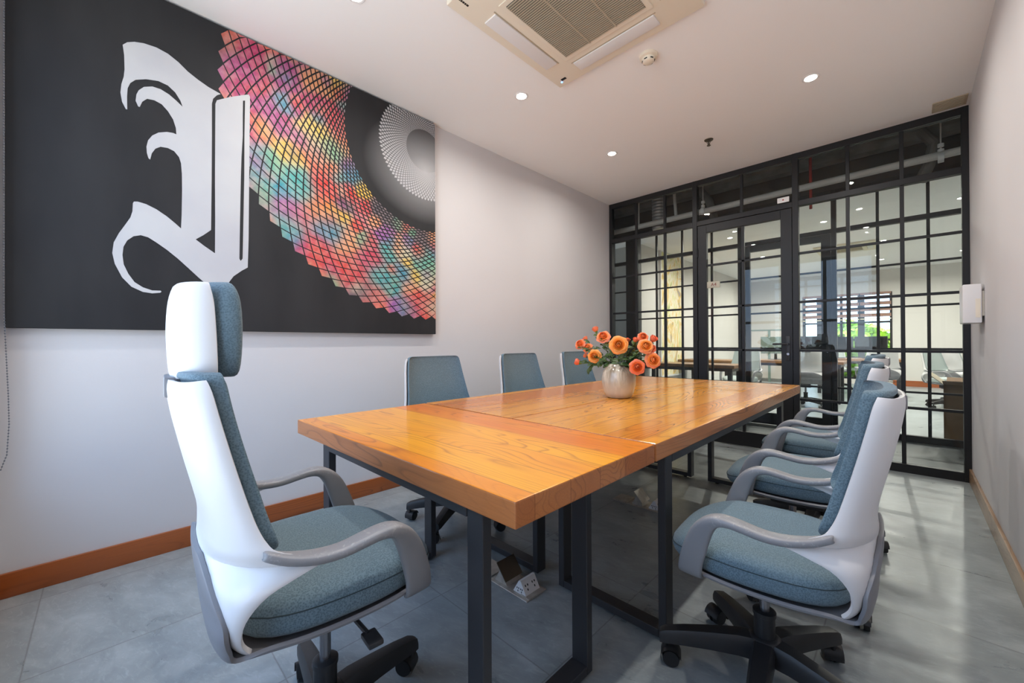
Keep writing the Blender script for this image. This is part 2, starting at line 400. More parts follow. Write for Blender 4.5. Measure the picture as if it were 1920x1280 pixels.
# ------------------------------------------------------------------ steel and glass partitions
ROWS = [0.545, 1.02, 1.492, 1.967]
def bars(b, lst, Y, d):
    for (x0, x1, z0, z1) in lst: b.box(x0, x1, Y-d/2, Y+d/2, z0, z1, 0.002, 1)
def partition(Y, posts, cols, door, n0, top=2.944, d=0.06, mun=0.014):
    """posts: left edge, door left, door right, right edge. cols: muntin x lists for left, door, right"""
    (xa, xd0, xd1, xb) = posts; pw = 0.05
    fr = MB()   # outer frame, posts, transom: one continuous welded frame
    bars(fr, [(xa, xb, top-0.06, top), (xa, xb, 2.425, 2.478), (xa, xd0, 0, 0.072), (xd1, xb, 0, 0.072)], Y, d)
    for x in (xa, xd0-pw, xd1, xb-0.04): bars(fr, [(x, x+(pw if x in (xd0-pw, xd1) else 0.04), 0, top)], Y, d+0.006)
    fr.build('trim_%d' % n0, M_frame, kind='structure')
    for k, (x0, x1, cs) in enumerate(((xa+0.04, xd0-pw, cols[0]), (xd1+pw, xb-0.04, cols[2]))):
        wnd = empty('window_%d' % (n0*2-1+k if n0 == 1 else n0*2+k), kind='structure')
        m = MB()
        bars(m, [(c-mun, c+mun, 0.072, 2.425) for c in cs] + [(c-mun, c+mun, 2.478, top-0.06) for c in cs], Y, 0.03)
        bars(m, [(x0, x1, r-0.011, r+0.011) for r in ROWS], Y, 0.026)
        m.build('window_frame', M_frame, wnd)
        p = MB(); p.box(x0, x1, Y-0.004, Y+0.004, 0.072, 2.425); p.box(x0, x1, Y-0.004, Y+0.004, 2.478, top-0.06)
        p.build('window_pane', M_glass, wnd, smooth=False)
    # transom light over the door
    tw = empty('window_%d' % (n0+5), kind='structure')
    m = MB(); bars(m, [((xd0+xd1)/2-mun, (xd0+xd1)/2+mun, 2.478, top-0.06)], Y, 0.03); m.build('window_frame', M_frame, tw)
    p = MB(); p.box(xd0, xd1, Y-0.004, Y+0.004, 2.478, top-0.06); p.build('window_pane', M_glass, tw, smooth=False)
    dr = empty('door_%d' % n0, kind='structure')
    m = MB(); st = 0.095; a, c = xd0+0.004, xd1-0.004
    bars(m, [(a, a+st, 0.01, 2.42), (c-st, c, 0.01, 2.42), (a+st, c-st, 0.01, 0.16), (a+st, c-st, 2.335, 2.42)], Y, 0.05)
    m.build('door_frame', M_frame, dr)
    m = MB(); bars(m, [(cols[1][0]-mun, cols[1][0]+mun, 0.16, 2.335)] + [(a+st, c-st, r-0.011, r+0.011) for r in ROWS], Y, 0.028)
    m.build('muntins', M_frame, dr)
    p = MB(); p.box(a+st, c-st, Y-0.004, Y+0.004, 0.16, 2.335); p.build('door_pane', M_glass, dr, smooth=False)
    for z in (0.35, 1.18, 2.12):
        h = MB(); h.cyl((a-0.002, Y-0.032, z-0.05), (a-0.002, Y-0.032, z+0.05), 0.009, seg=12); h.build('hinge', M_frame, dr)
    h = MB(); h.box(c-0.055, c-0.02, Y-0.033, Y-0.025, 0.92, 1.16, 0.003)
    h.build('lock_plate', M_plastic_b, dr)
    h = MB(); h.cyl((c-0.037, Y-0.03, 1.085), (c-0.037, Y-0.075, 1.085), 0.011, seg=16)
    h.tube([(c-0.037, Y-0.07, 1.085), (c-0.07, Y-0.073, 1.085), (c-0.16, Y-0.07, 1.083)], 0.009, 10)
    h.build('door_handle', M_plastic_b, dr)
    h = MB(); h.cyl((c-0.037, Y-0.03, 0.985), (c-0.037, Y-0.042, 0.985), 0.012, seg=16); h.build('lock_cylinder', M_chrome, dr, label='chrome lock cylinder')
partition(YG, (XL, -1.705, -0.802, XR), ([-2.462, -2.09], [-1.243], [-0.383, -0.028]), True, 1, top=H)
partition(6.2, (FX0, -1.64, -0.66, FX1), ([-5.6, -5.2, -4.8, -4.4, -4.0, -3.65, -2.88, -2.47, -2.04], [-1.15], [-0.24, 0.165, 0.57, 0.98, 1.4, 1.8, 2.2, 2.6]), True, 2)
# column in the far partition
wall('trim_3', -3.37, -3.20, 6.1, 6.3, 0, 2.944, M_frame)
# corridor between the two partitions
wall('ceiling_corridor', FX0, FX1, YG+0.03, 6.2, 3.7, 3.8, M_slab)
wall('wall_corridor', FX0, FX1, 6.2, 6.32, 2.95, 3.7, M_slab)
wall('wall_corridor_left', FX0-0.2, FX0, YG-1, 6.2, 0, 3.7)
wall('wall_corridor_right', FX1, FX1+0.2, YG-1, 6.2, 0, 3.7)
wall('wall_corridor_near', FX0, XL-0.12, YG-0.1, YG+0.03, 0, 3.7)
wall('wall_corridor_near_right', XR+0.12, FX1, YG-0.1, YG+0.03, 0, 3.7)
wall('wall_corridor_upper', XL-0.12, XR+0.12, YG-0.1, YG+0.03, H+0.1, 3.7, M_slab)

# ------------------------------------------------------------------ open office beyond
M_wall_far = mat('office_wall_paint', srgb(214, 211, 206), 0.8)
wall('ceiling_office', FX0, FX1, 6.32, FY1, 2.92, 3.0, M_ceil)
wall('wall_office_side', FX0, -3.5, 6.9, 7.02, 0, 2.92, M_wall_far)
wall('wall_office_left', -3.62, -3.5, 7.02, FY1, 0, 2.92, M_wall_far)
wall('wall_office_right', FX1, FX1+0.2, 6.2, FY1, 0, 2.92, M_wall_far)
WX0, WX1, WZ0, WZ1 = -2.12, -0.27, 0.12, 2.36
b = MB(); b.box(-3.5, WX0, FY1, FY1+0.2, 0, 2.92); b.box(WX1, FX1, FY1, FY1+0.2, 0, 2.92)
b.box(WX0, WX1, FY1, FY1+0.2, 0, WZ0); b.box(WX0, WX1, FY1, FY1+0.2, WZ1, 2.92)
b.build('wall_office_back', M_wall_far, smooth=False, kind='structure')
b = MB(); b.box(WX1, FX1, FY1-0.02, FY1, 0, 0.14); b.build('baseboard_office', M_skirt, smooth=False, kind='structure')
fw = empty('window_8', kind='structure')
b = MB()
for x0, x1 in ((WX0, WX0+0.06), (-1.80, -1.42), (-1.30, -1.245), (-0.935, -0.80), (WX1-0.05, WX1)): b.box(x0, x1, FY1+0.04, FY1+0.12, WZ0, WZ1)
for z in (WZ0, 0.66, 1.13, 1.58, WZ1-0.05): b.box(WX0, WX1, FY1+0.05, FY1+0.11, z, z+0.045)
for x in (-0.55,): b.box(x, x+0.03, FY1+0.05, FY1+0.1, WZ0, WZ1)
b.build('window_frame', M_frame, fw, smooth=False)
p = MB(); p.box(WX0, WX1, FY1+0.075, FY1+0.083, WZ0, WZ1); p.build('window_pane', M_glass, fw, smooth=False)
# striped roller blinds
BL = [(-2.10, -1.47, 'striped roller blind at the left of the far office window'), (-1.44, -0.90, 'striped roller blind over the middle of the far office window'), (-0.88, -0.29, 'striped roller blind at the right of the far office window')]
for x0, x1, lb in BL:
    r = empty('roller_blind', ((x0+x1)/2, FY1-0.05, 2.33), label=lb, cat='blind', group='blinds on the far office window')
    hw = (x1-x0)/2; c = MB(); c.box(-hw, hw, -0.03, 0.03, -0.03, 0.03, 0.008); c.build('cassette', M_blind, r)
    c = MB(); z = -0.03
    for k in range(4): c.box(-hw, hw, -0.003, 0.003, -0.06-0.15*k-0.085, -0.06-0.15*k+0.0)
    c.build('brown_band', M_blind, r, smooth=False, label='brown opaque bands of the blind')
    c = MB(); c.box(-hw, hw, -0.008, 0.008, -0.66, -0.635); c.build('bottom_rail', M_blind2, r)

# ------------------------------------------------------------------ office desks, screens and chairs behind the glass
def desk(x, y, lx, ly, label, rz=0, h=0.75):
    r = empty('office_desk', (x, y, 0), rz, label, 'desk', 'desks in the office beyond the glass')
    b = MB(); b.box(-lx/2, lx/2, -ly/2, ly/2, h-0.05, h, 0.004); b.build('desktop', M_deskw, r)
    b = MB(); b.box(-lx/2+0.04, lx/2-0.04, -ly/2+0.04, ly/2-0.04, h-0.1, h-0.05); b.build('frame', M_black, r)
    for sx in (-1, 1):
        for sy in (-1, 1):
            b = MB(); cx, cy = sx*(lx/2-0.08), sy*(ly/2-0.08); b.box(cx-0.03, cx+0.03, cy-0.03, cy+0.03, 0, h-0.1, 0.003); b.build('leg', M_black, r)
    return r
desk(-2.68, 6.95, 1.6, 0.6, 'brown desk with black legs just behind the glass, nearest of the office desks')
desk(-2.95, 8.75, 1.0, 0.7, 'brown desk by the left office wall, second behind the glass door')
desk(-1.55, 9.3, 1.5, 0.7, 'brown desk in the middle of the office, seen behind the door handle')
desk(-0.75, 11.1, 1.4, 0.8, 'brown desk nearest the far office window')
def monitor(x, y, rz, label, mt=M_screen, h=0.75):
    r = empty('monitor', (x, y, h), rz, label, 'monitor', 'monitors on the office desks')
    b = MB(); b.box(-0.27, 0.27, -0.015, 0.015, 0.12, 0.46, 0.006); b.build('screen', mt, r)
    b = MB(); b.box(-0.025, 0.025, 0.015, 0.035, 0.008, 0.3, 0.003); b.build('stand', M_black, r)
    b = MB(); b.box(-0.12, 0.12, -0.08, 0.1, 0, 0.01, 0.003); b.build('foot', M_black, r)
monitor(-1.25, 9.45, 0.2, 'black monitor on the middle office desk'); monitor(-1.9, 9.45, 0.5, 'greenish grey monitor on the left end of the middle office desk', M_frost)
monitor(-0.55, 11.15, -0.3, 'black monitor on the desk nearest the far window'); monitor(-1.1, 11.15, 0.3, 'black monitor on the far desk, left of its neighbour')
# low grey-green partition screen by the back wall
r = empty('office_screen', (-2.75, 12.9, 0), 0, 'low grey dividing screen with a dark post near the back office wall', 'screen')
b = MB(); b.box(-0.6, 0.6, -0.015, 0.015, 0.1, 1.42); b.build('panel', mat('screen_cloth', srgb(190, 184, 178), 0.9), r, smooth=False)
b = MB(); b.box(-0.62, 0.62, -0.025, 0.025, 1.42, 1.45); b.box(-0.03, 0.03, -0.025, -0.015, 0, 1.42)
for x in (-0.62, 0.6): b.box(x, x+0.03, -0.025, 0.025, 0, 1.42)
b.build('frame', M_frost, r, smooth=False)
# abstract canvas on the left office wall
r = empty('abstract_painting', (-3.5, 8.15, 1.6), 0, 'tall yellow, green and grey abstract canvas on the left office wall', 'painting')
def make_abs():
    m = mat('abstract_paint', rough=0.6); g = G(m); v, x, y, z = g.xyz()
    n = g.noise(g.comb(x, g.math('MULTIPLY', y, 1.6), g.math('MULTIPLY', z, 0.9)), 2.2, 7, 0.6, 1.5)
    c = g.ramp(n, (0.3, srgb(120, 150, 90)), (0.42, srgb(222, 214, 150)), (0.5, srgb(235, 228, 210)), (0.58, srgb(226, 190, 90)), (0.66, srgb(150, 150, 150)), (0.78, srgb(200, 130, 80)))
    g.l(c, g.b.inputs['Base Color']); return m
b = MB(); b.box(0.002, 0.04, -0.5, 0.5, -1.15, 1.3); b.build('canvas', make_abs(), r, smooth=False)
b = MB(); b.box(0.0, 0.045, -0.53, -0.5, -1.18, 1.33); b.box(0.0, 0.045, 0.5, 0.53, -1.18, 1.33); b.box(0.0, 0.045, -0.5, 0.5, -1.18, -1.15); b.box(0.0, 0.045, -0.5, 0.5, 1.3, 1.33); b.build('frame', M_plastic_w, r, smooth=False)
# cardboard box just behind the second partition
r = empty('cardboard_box', (0.52, 6.72, 0), -0.1, 'open brown cardboard box on the floor behind the second glass partition', 'box')
b = MB(); hw, hd, hh = 0.22, 0.2, 0.62
b.box(-hw, hw, -hd, -hd+0.006, 0, hh); b.box(-hw, hw, hd-0.006, hd, 0, hh); b.box(-hw, -hw+0.006, -hd, hd, 0, hh); b.box(hw-0.006, hw, -hd, hd, 0, hh); b.box(-hw, hw, -hd, hd, 0, 0.006)
b.build('body', M_card, r, smooth=False)
for ax, sg in (('y', -1), ('y', 1), ('x', -1), ('x', 1)):
    b = MB(); L2 = hw if ax == 'y' else hd
    vs = b.box(-L2, L2, 0, 0.16, -0.003, 0.003)
    rot = {('y', -1): PI, ('y', 1): 0, ('x', -1): PI/2, ('x', 1): -PI/2}[(ax, sg)]
    tr = Vector((0, sg*hd, hh)) if ax == 'y' else Vector((sg*hw, 0, hh))
    bmesh.ops.transform(b.bm, matrix=Matrix.Translation(tr) @ Matrix.Rotation(rot, 4, 'Z') @ Matrix.Rotation(0.75 if ax == 'x' else 0.3, 4, 'X'), verts=vs)
    b.build('flap', M_card2 if ax == 'x' else M_card, r, smooth=False)

# ------------------------------------------------------------------ corridor services over the transoms
def pipe(name, pts, rr, m, label, cat='pipe', group=None):
    b = MB(); b.tube(pts, rr, 14); return tag(b.build(name, m), label, cat, group)
pipe('ceiling_pipe', [(FX0+0.05, 5.4, 2.74), (FX1-0.05, 5.4, 2.86)], 0.036, M_pipe, 'long white pipe running along the corridor above the transom')
pipe('red_sprinkler_pipe', [(-0.77, 5.55, 2.6), (-0.77, 5.55, 3.7)], 0.014, M_red, 'thin vertical red pipe above the door, in the corridor')
pipe('vertical_pipe', [(-2.86, 5.55, 2.8), (-2.86, 5.55, 3.7)], 0.022, M_pipe, 'white vertical pipe in the corridor left of the flexible duct', 'pipe', 'vertical pipes in the corridor ceiling')
pipe('vertical_pipe', [(-2.28, 5.52, 2.82), (-2.34, 5.52, 3.7)], 0.02, M_pipe, 'slightly leaning white pipe in the corridor right of the flexible duct', 'pipe', 'vertical pipes in the corridor ceiling')
b = MB(); pr = []
for k in range(44):
    pr.append((0.095 + (0.006 if k % 2 else -0.004), 0.96*k/43))
b.lathe(pr, (-2.56, 5.6, 2.74), 20); tag(b.build('flexible_duct', mat('foil_duct', srgb(170, 165, 165), 0.4, 0.5)), 'ribbed silver flexible duct hanging in the corridor ceiling', 'duct')
pipe('drooping_duct', [(-2.25, 5.8, 3.35), (-2.05, 5.75, 3.22), (-1.9, 5.7, 3.0), (-1.85, 5.7, 2.8), (-1.84, 5.7, 2.6)], 0.05, M_pipe_d, 'grey drooping hose right of the leaning pipe', 'duct')
pipe('drooping_duct', [(-0.15, 5.75, 3.3), (0.1, 5.7, 3.22), (0.2, 5.7, 3.05), (0.16, 5.7, 2.85), (0.1, 5.7, 2.7)], 0.05, M_pipe_d, 'dark grey curled hose near the right end of the transom', 'duct')
pipe('air_duct', [(FX0+0.05, 5.95, 3.35), (FX1-0.05, 5.95, 3.35)], 0.17, M_pipe_d, 'wide dark round air duct along the corridor ceiling', 'duct')
for x, lb in ((-1.88, 'threaded hanger rod with pale clamp left of the door transom'), (0.23, 'threaded hanger rod with pale clamp at the right of the transom')):
    r = empty('pipe_hanger', (x, 5.4, 2.8), label=lb, cat='hanger', group='pipe hangers in the corridor')
    b = MB(); b.cyl((0, 0, 0.05), (0, 0, 0.9), 0.006, seg=8); b.build('rod', M_pipe, r)
    b = MB(); b.cyl((-0.02, 0, 0), (0.02, 0, 0), 0.045, seg=20); b.build('clamp', M_plastic_w, r)
    for z0 in (0.05, 0.1): b = MB(); b.cyl((0, 0, z0), (0, 0, z0+0.028), 0.022, seg=12); b.build('nut', M_plastic_w, r)

# ------------------------------------------------------------------ ceiling fittings of the meeting room
def downlight(x, y, z, label, group, power, trim=True):
    r = empty('downlight', (x, y, z), label=label, cat='ceiling light', group=group)
    b = MB(); b.lathe([(0.033, -0.002), (0.048, -0.004), (0.052, -0.001), (0.052, 0.0), (0.033, 0.0)], seg=32); b.build('trim_ring', M_plastic_w, r)
    b = MB(); b.cyl((0, 0, -0.0035), (0, 0, -0.001), 0.036, seg=28); b.build('lamp_face', M_lamp, r)
    area_light('lamp_light', (0, 0, -0.006), (0, 0, 0), 0.06, 0.06, power, (1.0, 0.95, 0.88), parent=r, shape='DISK', spread=math.radians(165))
    return r
LN = [(-2.043, 2.163, 'downlight nearest the mural, level with the air conditioner corner'), (-2.043, 3.441, 'downlight nearest the glass partition on the mural side'),
      (-0.471, 3.437, 'downlight right of the smoke detector'), (-2.07, 0.92, 'downlight at the top edge above the mural, nearest the window'),
      (-0.471, 2.163, 'downlight right of the air conditioner'), (-0.471, 0.9, 'downlight over the right-hand chairs, nearest the window')]
for x, y, lb in LN: downlight(x, y, H, lb, 'downlights in the meeting room ceiling', SUNL)
k = 0
OL = [(-2.2, 7.6, 'first on the left'), (-0.9, 7.6, 'first in the middle'), (0.5, 7.6, 'first on the right'),
      (-2.2, 9.8, 'second on the left'), (-0.3, 9.8, 'second in the middle'), (0.9, 9.8, 'second on the right'),
      (-2.2, 12.0, 'farthest on the left'), (-0.4, 12.0, 'farthest in the middle'), (0.8, 12.0, 'farthest on the right')]
for x, y, lb in OL: downlight(x, y, 2.92, 'office downlight beyond the glass, %s row' % lb, 'downlights in the office beyond the glass', 40)

def cassette(x, y, z, sz, label, small=False):
    r = empty('air_conditioner', (x, y, z), label=label, cat='air conditioner')
    h = sz/2
    b = MB(); b.box(-h, h, -h, h, -0.028, 0, 0.008, 3); b.build('panel', M_ivory, r)
    gi = h*0.60
    b = MB(); b.box(-gi, gi, -gi, gi, -0.034, -0.028, 0.002, 1)
    b.build('grille_frame', M_ivory, r)
    gj = gi*0.90
    b = MB(); b.box(-gj, gj, -gj, gj, -0.0352, -0.034); b.build('grille_recess', M_dark, r, smooth=False)
    b = MB(); n = 40 if not small else 10
    for k in range(n):
        yy = -gj + (k+0.5)*2*gj/n; b.box(-gj, gj, yy-gj/n*0.55, yy+gj/n*0.55, -0.039, -0.0352)
    for xx in (-gj/3, gj/3): b.box(xx-0.004, xx+0.004, -gj, gj, -0.041, -0.0352)
    b.build('grille_slats', M_grille, r, smooth=False)
    for k in range(4):
        b = MB(); L2 = gi*0.92
        vs = b.box(-L2, L2, h*0.70, h*0.88, -0.036, -0.026, 0.004, 2)
        bmesh.ops.transform(b.bm, matrix=Matrix.Rotation(k*PI/2, 4, 'Z') @ Matrix.Translation((0, 0, 0)), verts=list(b.bm.verts))
        b.build('air_flap', M_plastic_w, r)
        b = MB(); b.box(-L2-0.012, L2+0.012, h*0.685, h*0.70, -0.0295, -0.027)
        bmesh.ops.transform(b.bm, matrix=Matrix.Rotation(k*PI/2, 4, 'Z'), verts=list(b.bm.verts)); b.build('flap_gap', M_grille, r, smooth=False)
    if not small:
        b = MB(); b.box(-h+0.06, -h+0.10, h-0.075, h-0.055, -0.031, -0.027, 0.002, 1); b.build('receiver_window', M_dark, r)
        b = MB(); b.cyl((-h+0.05, h-0.045, -0.0305), (-h+0.05, h-0.045, -0.027), 0.006, seg=12); b.build('indicator_lamp', M_blue, r, label='blue indicator lamp')
        b = MB()
        for q, (l0, l1) in enumerate(((0, 0.012), (0.015, 0.024), (0.027, 0.038), (0.041, 0.05), (0.053, 0.066))): b.box(-h+0.075, -h+0.086+0.002*(q == 0), -h+0.02+l0, -h+0.02+l1, -0.0292, -0.028)
        b.build('logo_mark', M_dark, r, smooth=False, label='small dark lettering strip')
    return r
cassette(-1.262, 1.768, H, 0.985, 'white square cassette air conditioner with slatted grille in the ceiling')
cassette(-0.85, 10.0, 2.92, 0.9, 'distant cassette air conditioner in the office ceiling beyond the glass', True)
r = empty('smoke_detector', (-1.175, 2.43, H), label='round white smoke detector on the ceiling beside the air conditioner', cat='smoke detector')
b = MB(); b.lathe([(0.0, -0.022), (0.045, -0.022), (0.055, -0.016), (0.056, 0)], seg=36); b.build('base', M_ivory, r, angle=50)
b = MB(); b.lathe([(0.0, -0.048), (0.028, -0.047), (0.036, -0.040), (0.04, -0.022)], seg=36); b.build('sensor_head', M_ivory, r, angle=50)
b = MB()
for k in range(6):
    a = k*PI/3; b.box(-0.009, 0.009, 0.0335, 0.0395, -0.039, -0.034, mtx=Matrix.Rotation(a, 4, 'Z'))
b.build('vent_slot', M_dark, r, smooth=False)
r = empty('sprinkler', (-1.28, 3.831, H), label='small dark sprinkler head on the ceiling near the glass partition', cat='sprinkler')
b = MB(); b.lathe([(0.0, -0.006), (0.036, -0.005), (0.038, 0)], seg=28); b.build('rose_plate', M_lidm, r, angle=50)
b = MB(); b.cyl((0, 0, -0.05), (0, 0, -0.005), 0.006, seg=10)
for s in (-1, 1): b.tube([(s*0.004, 0, -0.008), (s*0.015, 0, -0.022), (s*0.006, 0, -0.044)], 0.0025, 6)
b.build('body', M_lidm, r)
b = MB(); b.cyl((0, 0, -0.054), (0, 0, -0.050), 0.016, seg=16); b.build('deflector', M_lidm, r)
r = empty('air_vent', (0.235, 4.565, H), label='beige ceiling air vent in the corner above the partition', cat='vent')
b = MB(); b.box(-0.085, 0.1, -0.09, 0.09, -0.008, 0, 0.002, 1); b.build('frame', M_grille, r)
b = MB()
for k in range(5): b.box(-0.07, 0.085, -0.07+k*0.032, -0.052+k*0.032, -0.012, -0.008)
b.build('slats', M_grille, r, smooth=False)

# ------------------------------------------------------------------ mural canvas
PX = XL + 0.042
pnt = empty('mural_canvas', (XL, 0, 0), label='large black canvas with a white blackletter character and a multicoloured lattice ring', cat='painting')
b = MB(); b.box(0.002, 0.042, -0.308, 1.915, 1.184, H-0.012, 0.002, 1); b.build('canvas', M_canvas, pnt)
def wp(u, v):      # photograph pixel of the flat artwork -> (y, z) on the canvas
    o = Vector((0, 0, 1.1053)); d = f_ + r_*((u-966.488)/751.285) - u_*((v-640)/751.285)
    t = (PX - o.x)/d.x; p = o + d*t
    return (p.y, p.z)
Lz = [(128,62),(150,50),(185,48),(230,55),(290,75),(345,105),(395,145),(440,190),(490,230),(540,265),(598,298),(580,304),(562,320),(556,345),(556,500),(555,700),(552,950),(515,975),(478,995),(520,1027),(571,1062),(572,900),(571,700),(572,500),(573,345),(580,328),(640,313),(700,304),(733,300),(739,312),(737,500),(735,700),(733,900),(732,1000),(728,1130),(700,1145),(660,1172),(635,1205),(615,1240),(595,1262),(560,1235),(500,1185),(440,1130),(390,1085),(340,1045),(290,1010),(250,985),(215,975),(180,980),(150,1000),(132,1030),(127,1070),(133,1115),(155,1160),(185,1200),(225,1225),(270,1240),(310,1241),(314,1246),(308,1251),(270,1254),(225,1247),(170,1222),(125,1177),(90,1112),(78,1060),(85,1010),(110,965),(140,925),(165,890),(175,860),(177,822),(182,814),(200,814),(240,826),(290,851),(340,885),(380,918),(408,943),(411,880),(413,760),(412,680),(408,630),(398,600),(375,572),(345,557),(310,551),(285,560),(268,582),(260,612),(252,606),(244,580),(242,550),(250,520),(270,497),(300,483),(340,480),(370,485),(386,492),(383,460),(370,420),(345,380),(315,347),(280,328),(245,321),(222,335),(210,360),(202,357),(190,330),(194,300),(205,280),(230,264),(270,262),(310,275),(350,300),(385,330),(416,360),(405,330),(380,290),(345,257),(300,236),(240,227),(190,230),(165,245),(152,270),(149,310),(150,372),(143,370),(125,335),(117,290),(122,250),(133,215),(137,180),(135,110)]
def flat_poly(pts, dx, name, m, parent, thick=0.0015):
    b = MB(); vs = [b.bm.verts.new((dx, y, z)) for y, z in pts]
    from mathutils.geometry import tessellate_polygon
    for t in tessellate_polygon([[Vector((y, z, 0)) for y, z in pts]]):
        try: b.bm.faces.new([vs[i] for i in t])
        except ValueError: pass
    e = bmesh.ops.extrude_face_region(b.bm, geom=list(b.bm.faces))
    bmesh.ops.translate(b.bm, vec=(thick, 0, 0), verts=[v for v in e['geom'] if isinstance(v, bmesh.types.BMVert)])
    return b.build(name, m, parent, smooth=False)
flat_poly([wp(180+x/2.56, 60+y/2.56) for x, y in Lz], 0.0425, 'blackletter_character', M_letter, pnt)
flat_poly([wp(180+x/2.56, 60+y/2.56) for x, y in [(705,330),(715,330),(712,500),(711,700),(707,900),(703,1088),(694,1098),(688,1088),(691,900),(695,700),(698,600),(704,500),(704,400)]], 0.0441, 'character_slit', M_canvas, pnt, 0.0006)
# lattice ring: diamonds between two families of spirals
CY, CZ = 1.815, 2.672
PAL = [srgb(*c)[:3] for c in ((176,44,96),(206,52,44),(216,180,62),(70,160,156),(146,84,156),(188,188,160),(196,104,96),(36,134,160),(100,170,136),(208,98,70),(156,54,122),(216,148,100),(90,84,96),(196,60,70))]
rs = random.Random(5)
BLB = [(CY + rs.uniform(-1.4, 0.2), CZ + rs.uniform(-1.4, 0.5), rs.uniform(0.06, 0.19), rs.choice(PAL)) for _ in range(300)]
def mcol(y, z):
    w = 0.004; c = [0.55*w, 0.20*w, 0.22*w]
    for by, bz, br, bc in BLB:
        d = ((y-by)**2+(z-bz)**2)/(br*br)
        if d < 6:
            k = math.exp(-7.5*d); w += k; c[0] += bc[0]*k; c[1] += bc[1]*k; c[2] += bc[2]*k
    return (c[0]/w, c[1]/w, c[2]/w, 1)
def ring(name, r_in, r_out, n, rows, twist, shrink_o, shrink_i, m, x, col=None, ecc=0.0):
    b = MB(); q = (r_in/r_out)**(1.0/rows); D = 2*PI/n; cl = []
    def P(k, j):
        t_ = k/rows; rr = r_out - (r_out-r_in)*(1.55*t_ - 0.55*t_*t_); th = (j + k*(0.5+twist))*D
        return Vector((x, CY + rr*math.cos(th), CZ + rr*math.sin(th)))
    for k in range(rows-1):
        f = k/(rows-1); sh = shrink_o + (shrink_i-shrink_o)*f**1.3
        for j in range(n):
            # P(k,j) outer tip, P(k+1,j-1) and P(k+1,j) the sides, P(k+2,j-1) inner tip
            pts = [P(k, j), P(k+1, j-1), P(k+2, j-1), P(k+1, j)]
            c = sum(pts, Vector())/4
            pts = [c + (p-c)*sh for p in pts]
            if min(p.y for p in pts) > 1.913 or max(p.z for p in pts) > H-0.014 and min(p.z for p in pts) > H-0.014: continue
            pts = [Vector((p.x, min(p.y, 1.914), min(p.z, H-0.0135))) for p in pts]
            vs = [b.bm.verts.new(p) for p in pts]
            try: b.bm.faces.new(vs)
            except ValueError: continue
            if col: cl.append(mcol(c.y, c.z))
    bm = b.bm
    lay = bm.loops.layers.color.new('Col') if col else None
    if col:
        for f_i, fc in enumerate(bm.faces):
            for lp in fc.loops: lp[lay] = [v for v in cl[f_i][:3]] + [1]
    o = b.build(name, m, pnt, smooth=False)
    return o
# stored as byte colours in sRGB, so write through a float attribute instead
def ring_colour(o):
    me = o.data
    if 'Col' in me.attributes: me.attributes.remove(me.attributes['Col'])
    a = me.color_attributes.new('Col', 'FLOAT_COLOR', 'CORNER')
    for p in me.polygons:
        for li in p.loop_indices:
            q = me.vertices[me.loops[li].vertex_index].co; a.data[li].color = mcol(q.y, q.z)
lr = ring('lattice_ring', 0.645, 1.375, 80, 38, 0.05, 0.87, 0.55, M_vcol, 0.0432); ring_colour(lr)
ring('dotted_ring', 0.165, 0.405, 84, 19, 0.10, 0.74, 0.64, M_letter, 0.0432)

# bead chain of the window blind
r = empty('blind_chain', (-2.75, -0.305, 0.57), label='thin grey beaded blind chain hanging at the left end of the wall', cat='chain')
pts = [Vector((0, 0, 2.3))] + [Vector((0, 0.0, z)) for z in (2.0, 1.6, 1.2, 0.7)] + [Vector((0, 0.006, 0.5)), Vector((0, 0.012, 0.32)), Vector((0, 0.014, 0.2)), Vector((0, 0.008, 0.07)), Vector((0, -0.008, 0.01)), Vector((0, -0.02, 0.0)), Vector((0, -0.032, 0.04)), Vector((0, -0.036, 0.3)), Vector((0, -0.036, 2.3))]
b = MB(); b.tube(pts, 0.001, 6); b.build('cord', M_plastic_g, r)
b = MB(); seglen = 0
for a, c in zip(pts[:-1], pts[1:]):
    n = max(1, int((c-a).length/0.012))
    for k in range(n):
        p = a + (c-a)*(k/n)
        bmesh.ops.create_icosphere(b.bm, subdivisions=1, radius=0.0032, matrix=Matrix.Translation(p))
o = b.build('beads', mat('bead_grey', srgb(90, 94, 104), 0.4), r); o['kind'] = 'stuff'

# wall box on the right
r = empty('wall_unit', (XR, 3.98, 1.345), label='white plastic box mounted on the right-hand wall before the partition', cat='wall box')
b = MB(); b.box(-0.095, -0.012, -0.09, 0.13, -0.125, 0.125, 0.008, 3); b.build('housing', M_plastic_w, r)
b = MB(); b.box(-0.012, 0.0, -0.07, 0.1, -0.08, 0.08, 0.002, 1); b.build('bracket', M_ivory, r)
b = MB(); b.box(-0.04, -0.018, -0.0915, -0.09, -0.09, 0.03, 0.0005, 1); b.build('side_plate', M_ivory, r)

# A4 door sign and the small white sensor on the transom
r = empty('door_sign', (-1.54, YG-0.012, 1.745), label='small pale sign plate reading A4 on the glass door', cat='sign')
b = MB(); b.box(-0.07, 0.07, -0.004, 0.004, -0.035, 0.035, 0.006, 2); b.build('plate', mat('sign_plate', srgb(178, 174, 158), 0.5), r)
c = bpy.data.curves.new('t', 'FONT'); c.body = 'A4'; c.size = 0.05; c.extrude = 0.0006; c.align_x = 'CENTER'; c.align_y = 'CENTER'
t = bpy.data.objects.new('t', c); COL.objects.link(t); dg = bpy.context.evaluated_depsgraph_get(); me = bpy.data.meshes.new_from_object(t.evaluated_get(dg)); bpy.data.objects.remove(t)
me.materials.append(mat('sign_ink', srgb(120, 40, 36), 0.6)); t = bpy.data.objects.new('lettering', me); COL.objects.link(t); t.parent = r; t.location = (0.005, -0.0055, 0); t.rotation_euler = (PI/2, 0, 0)
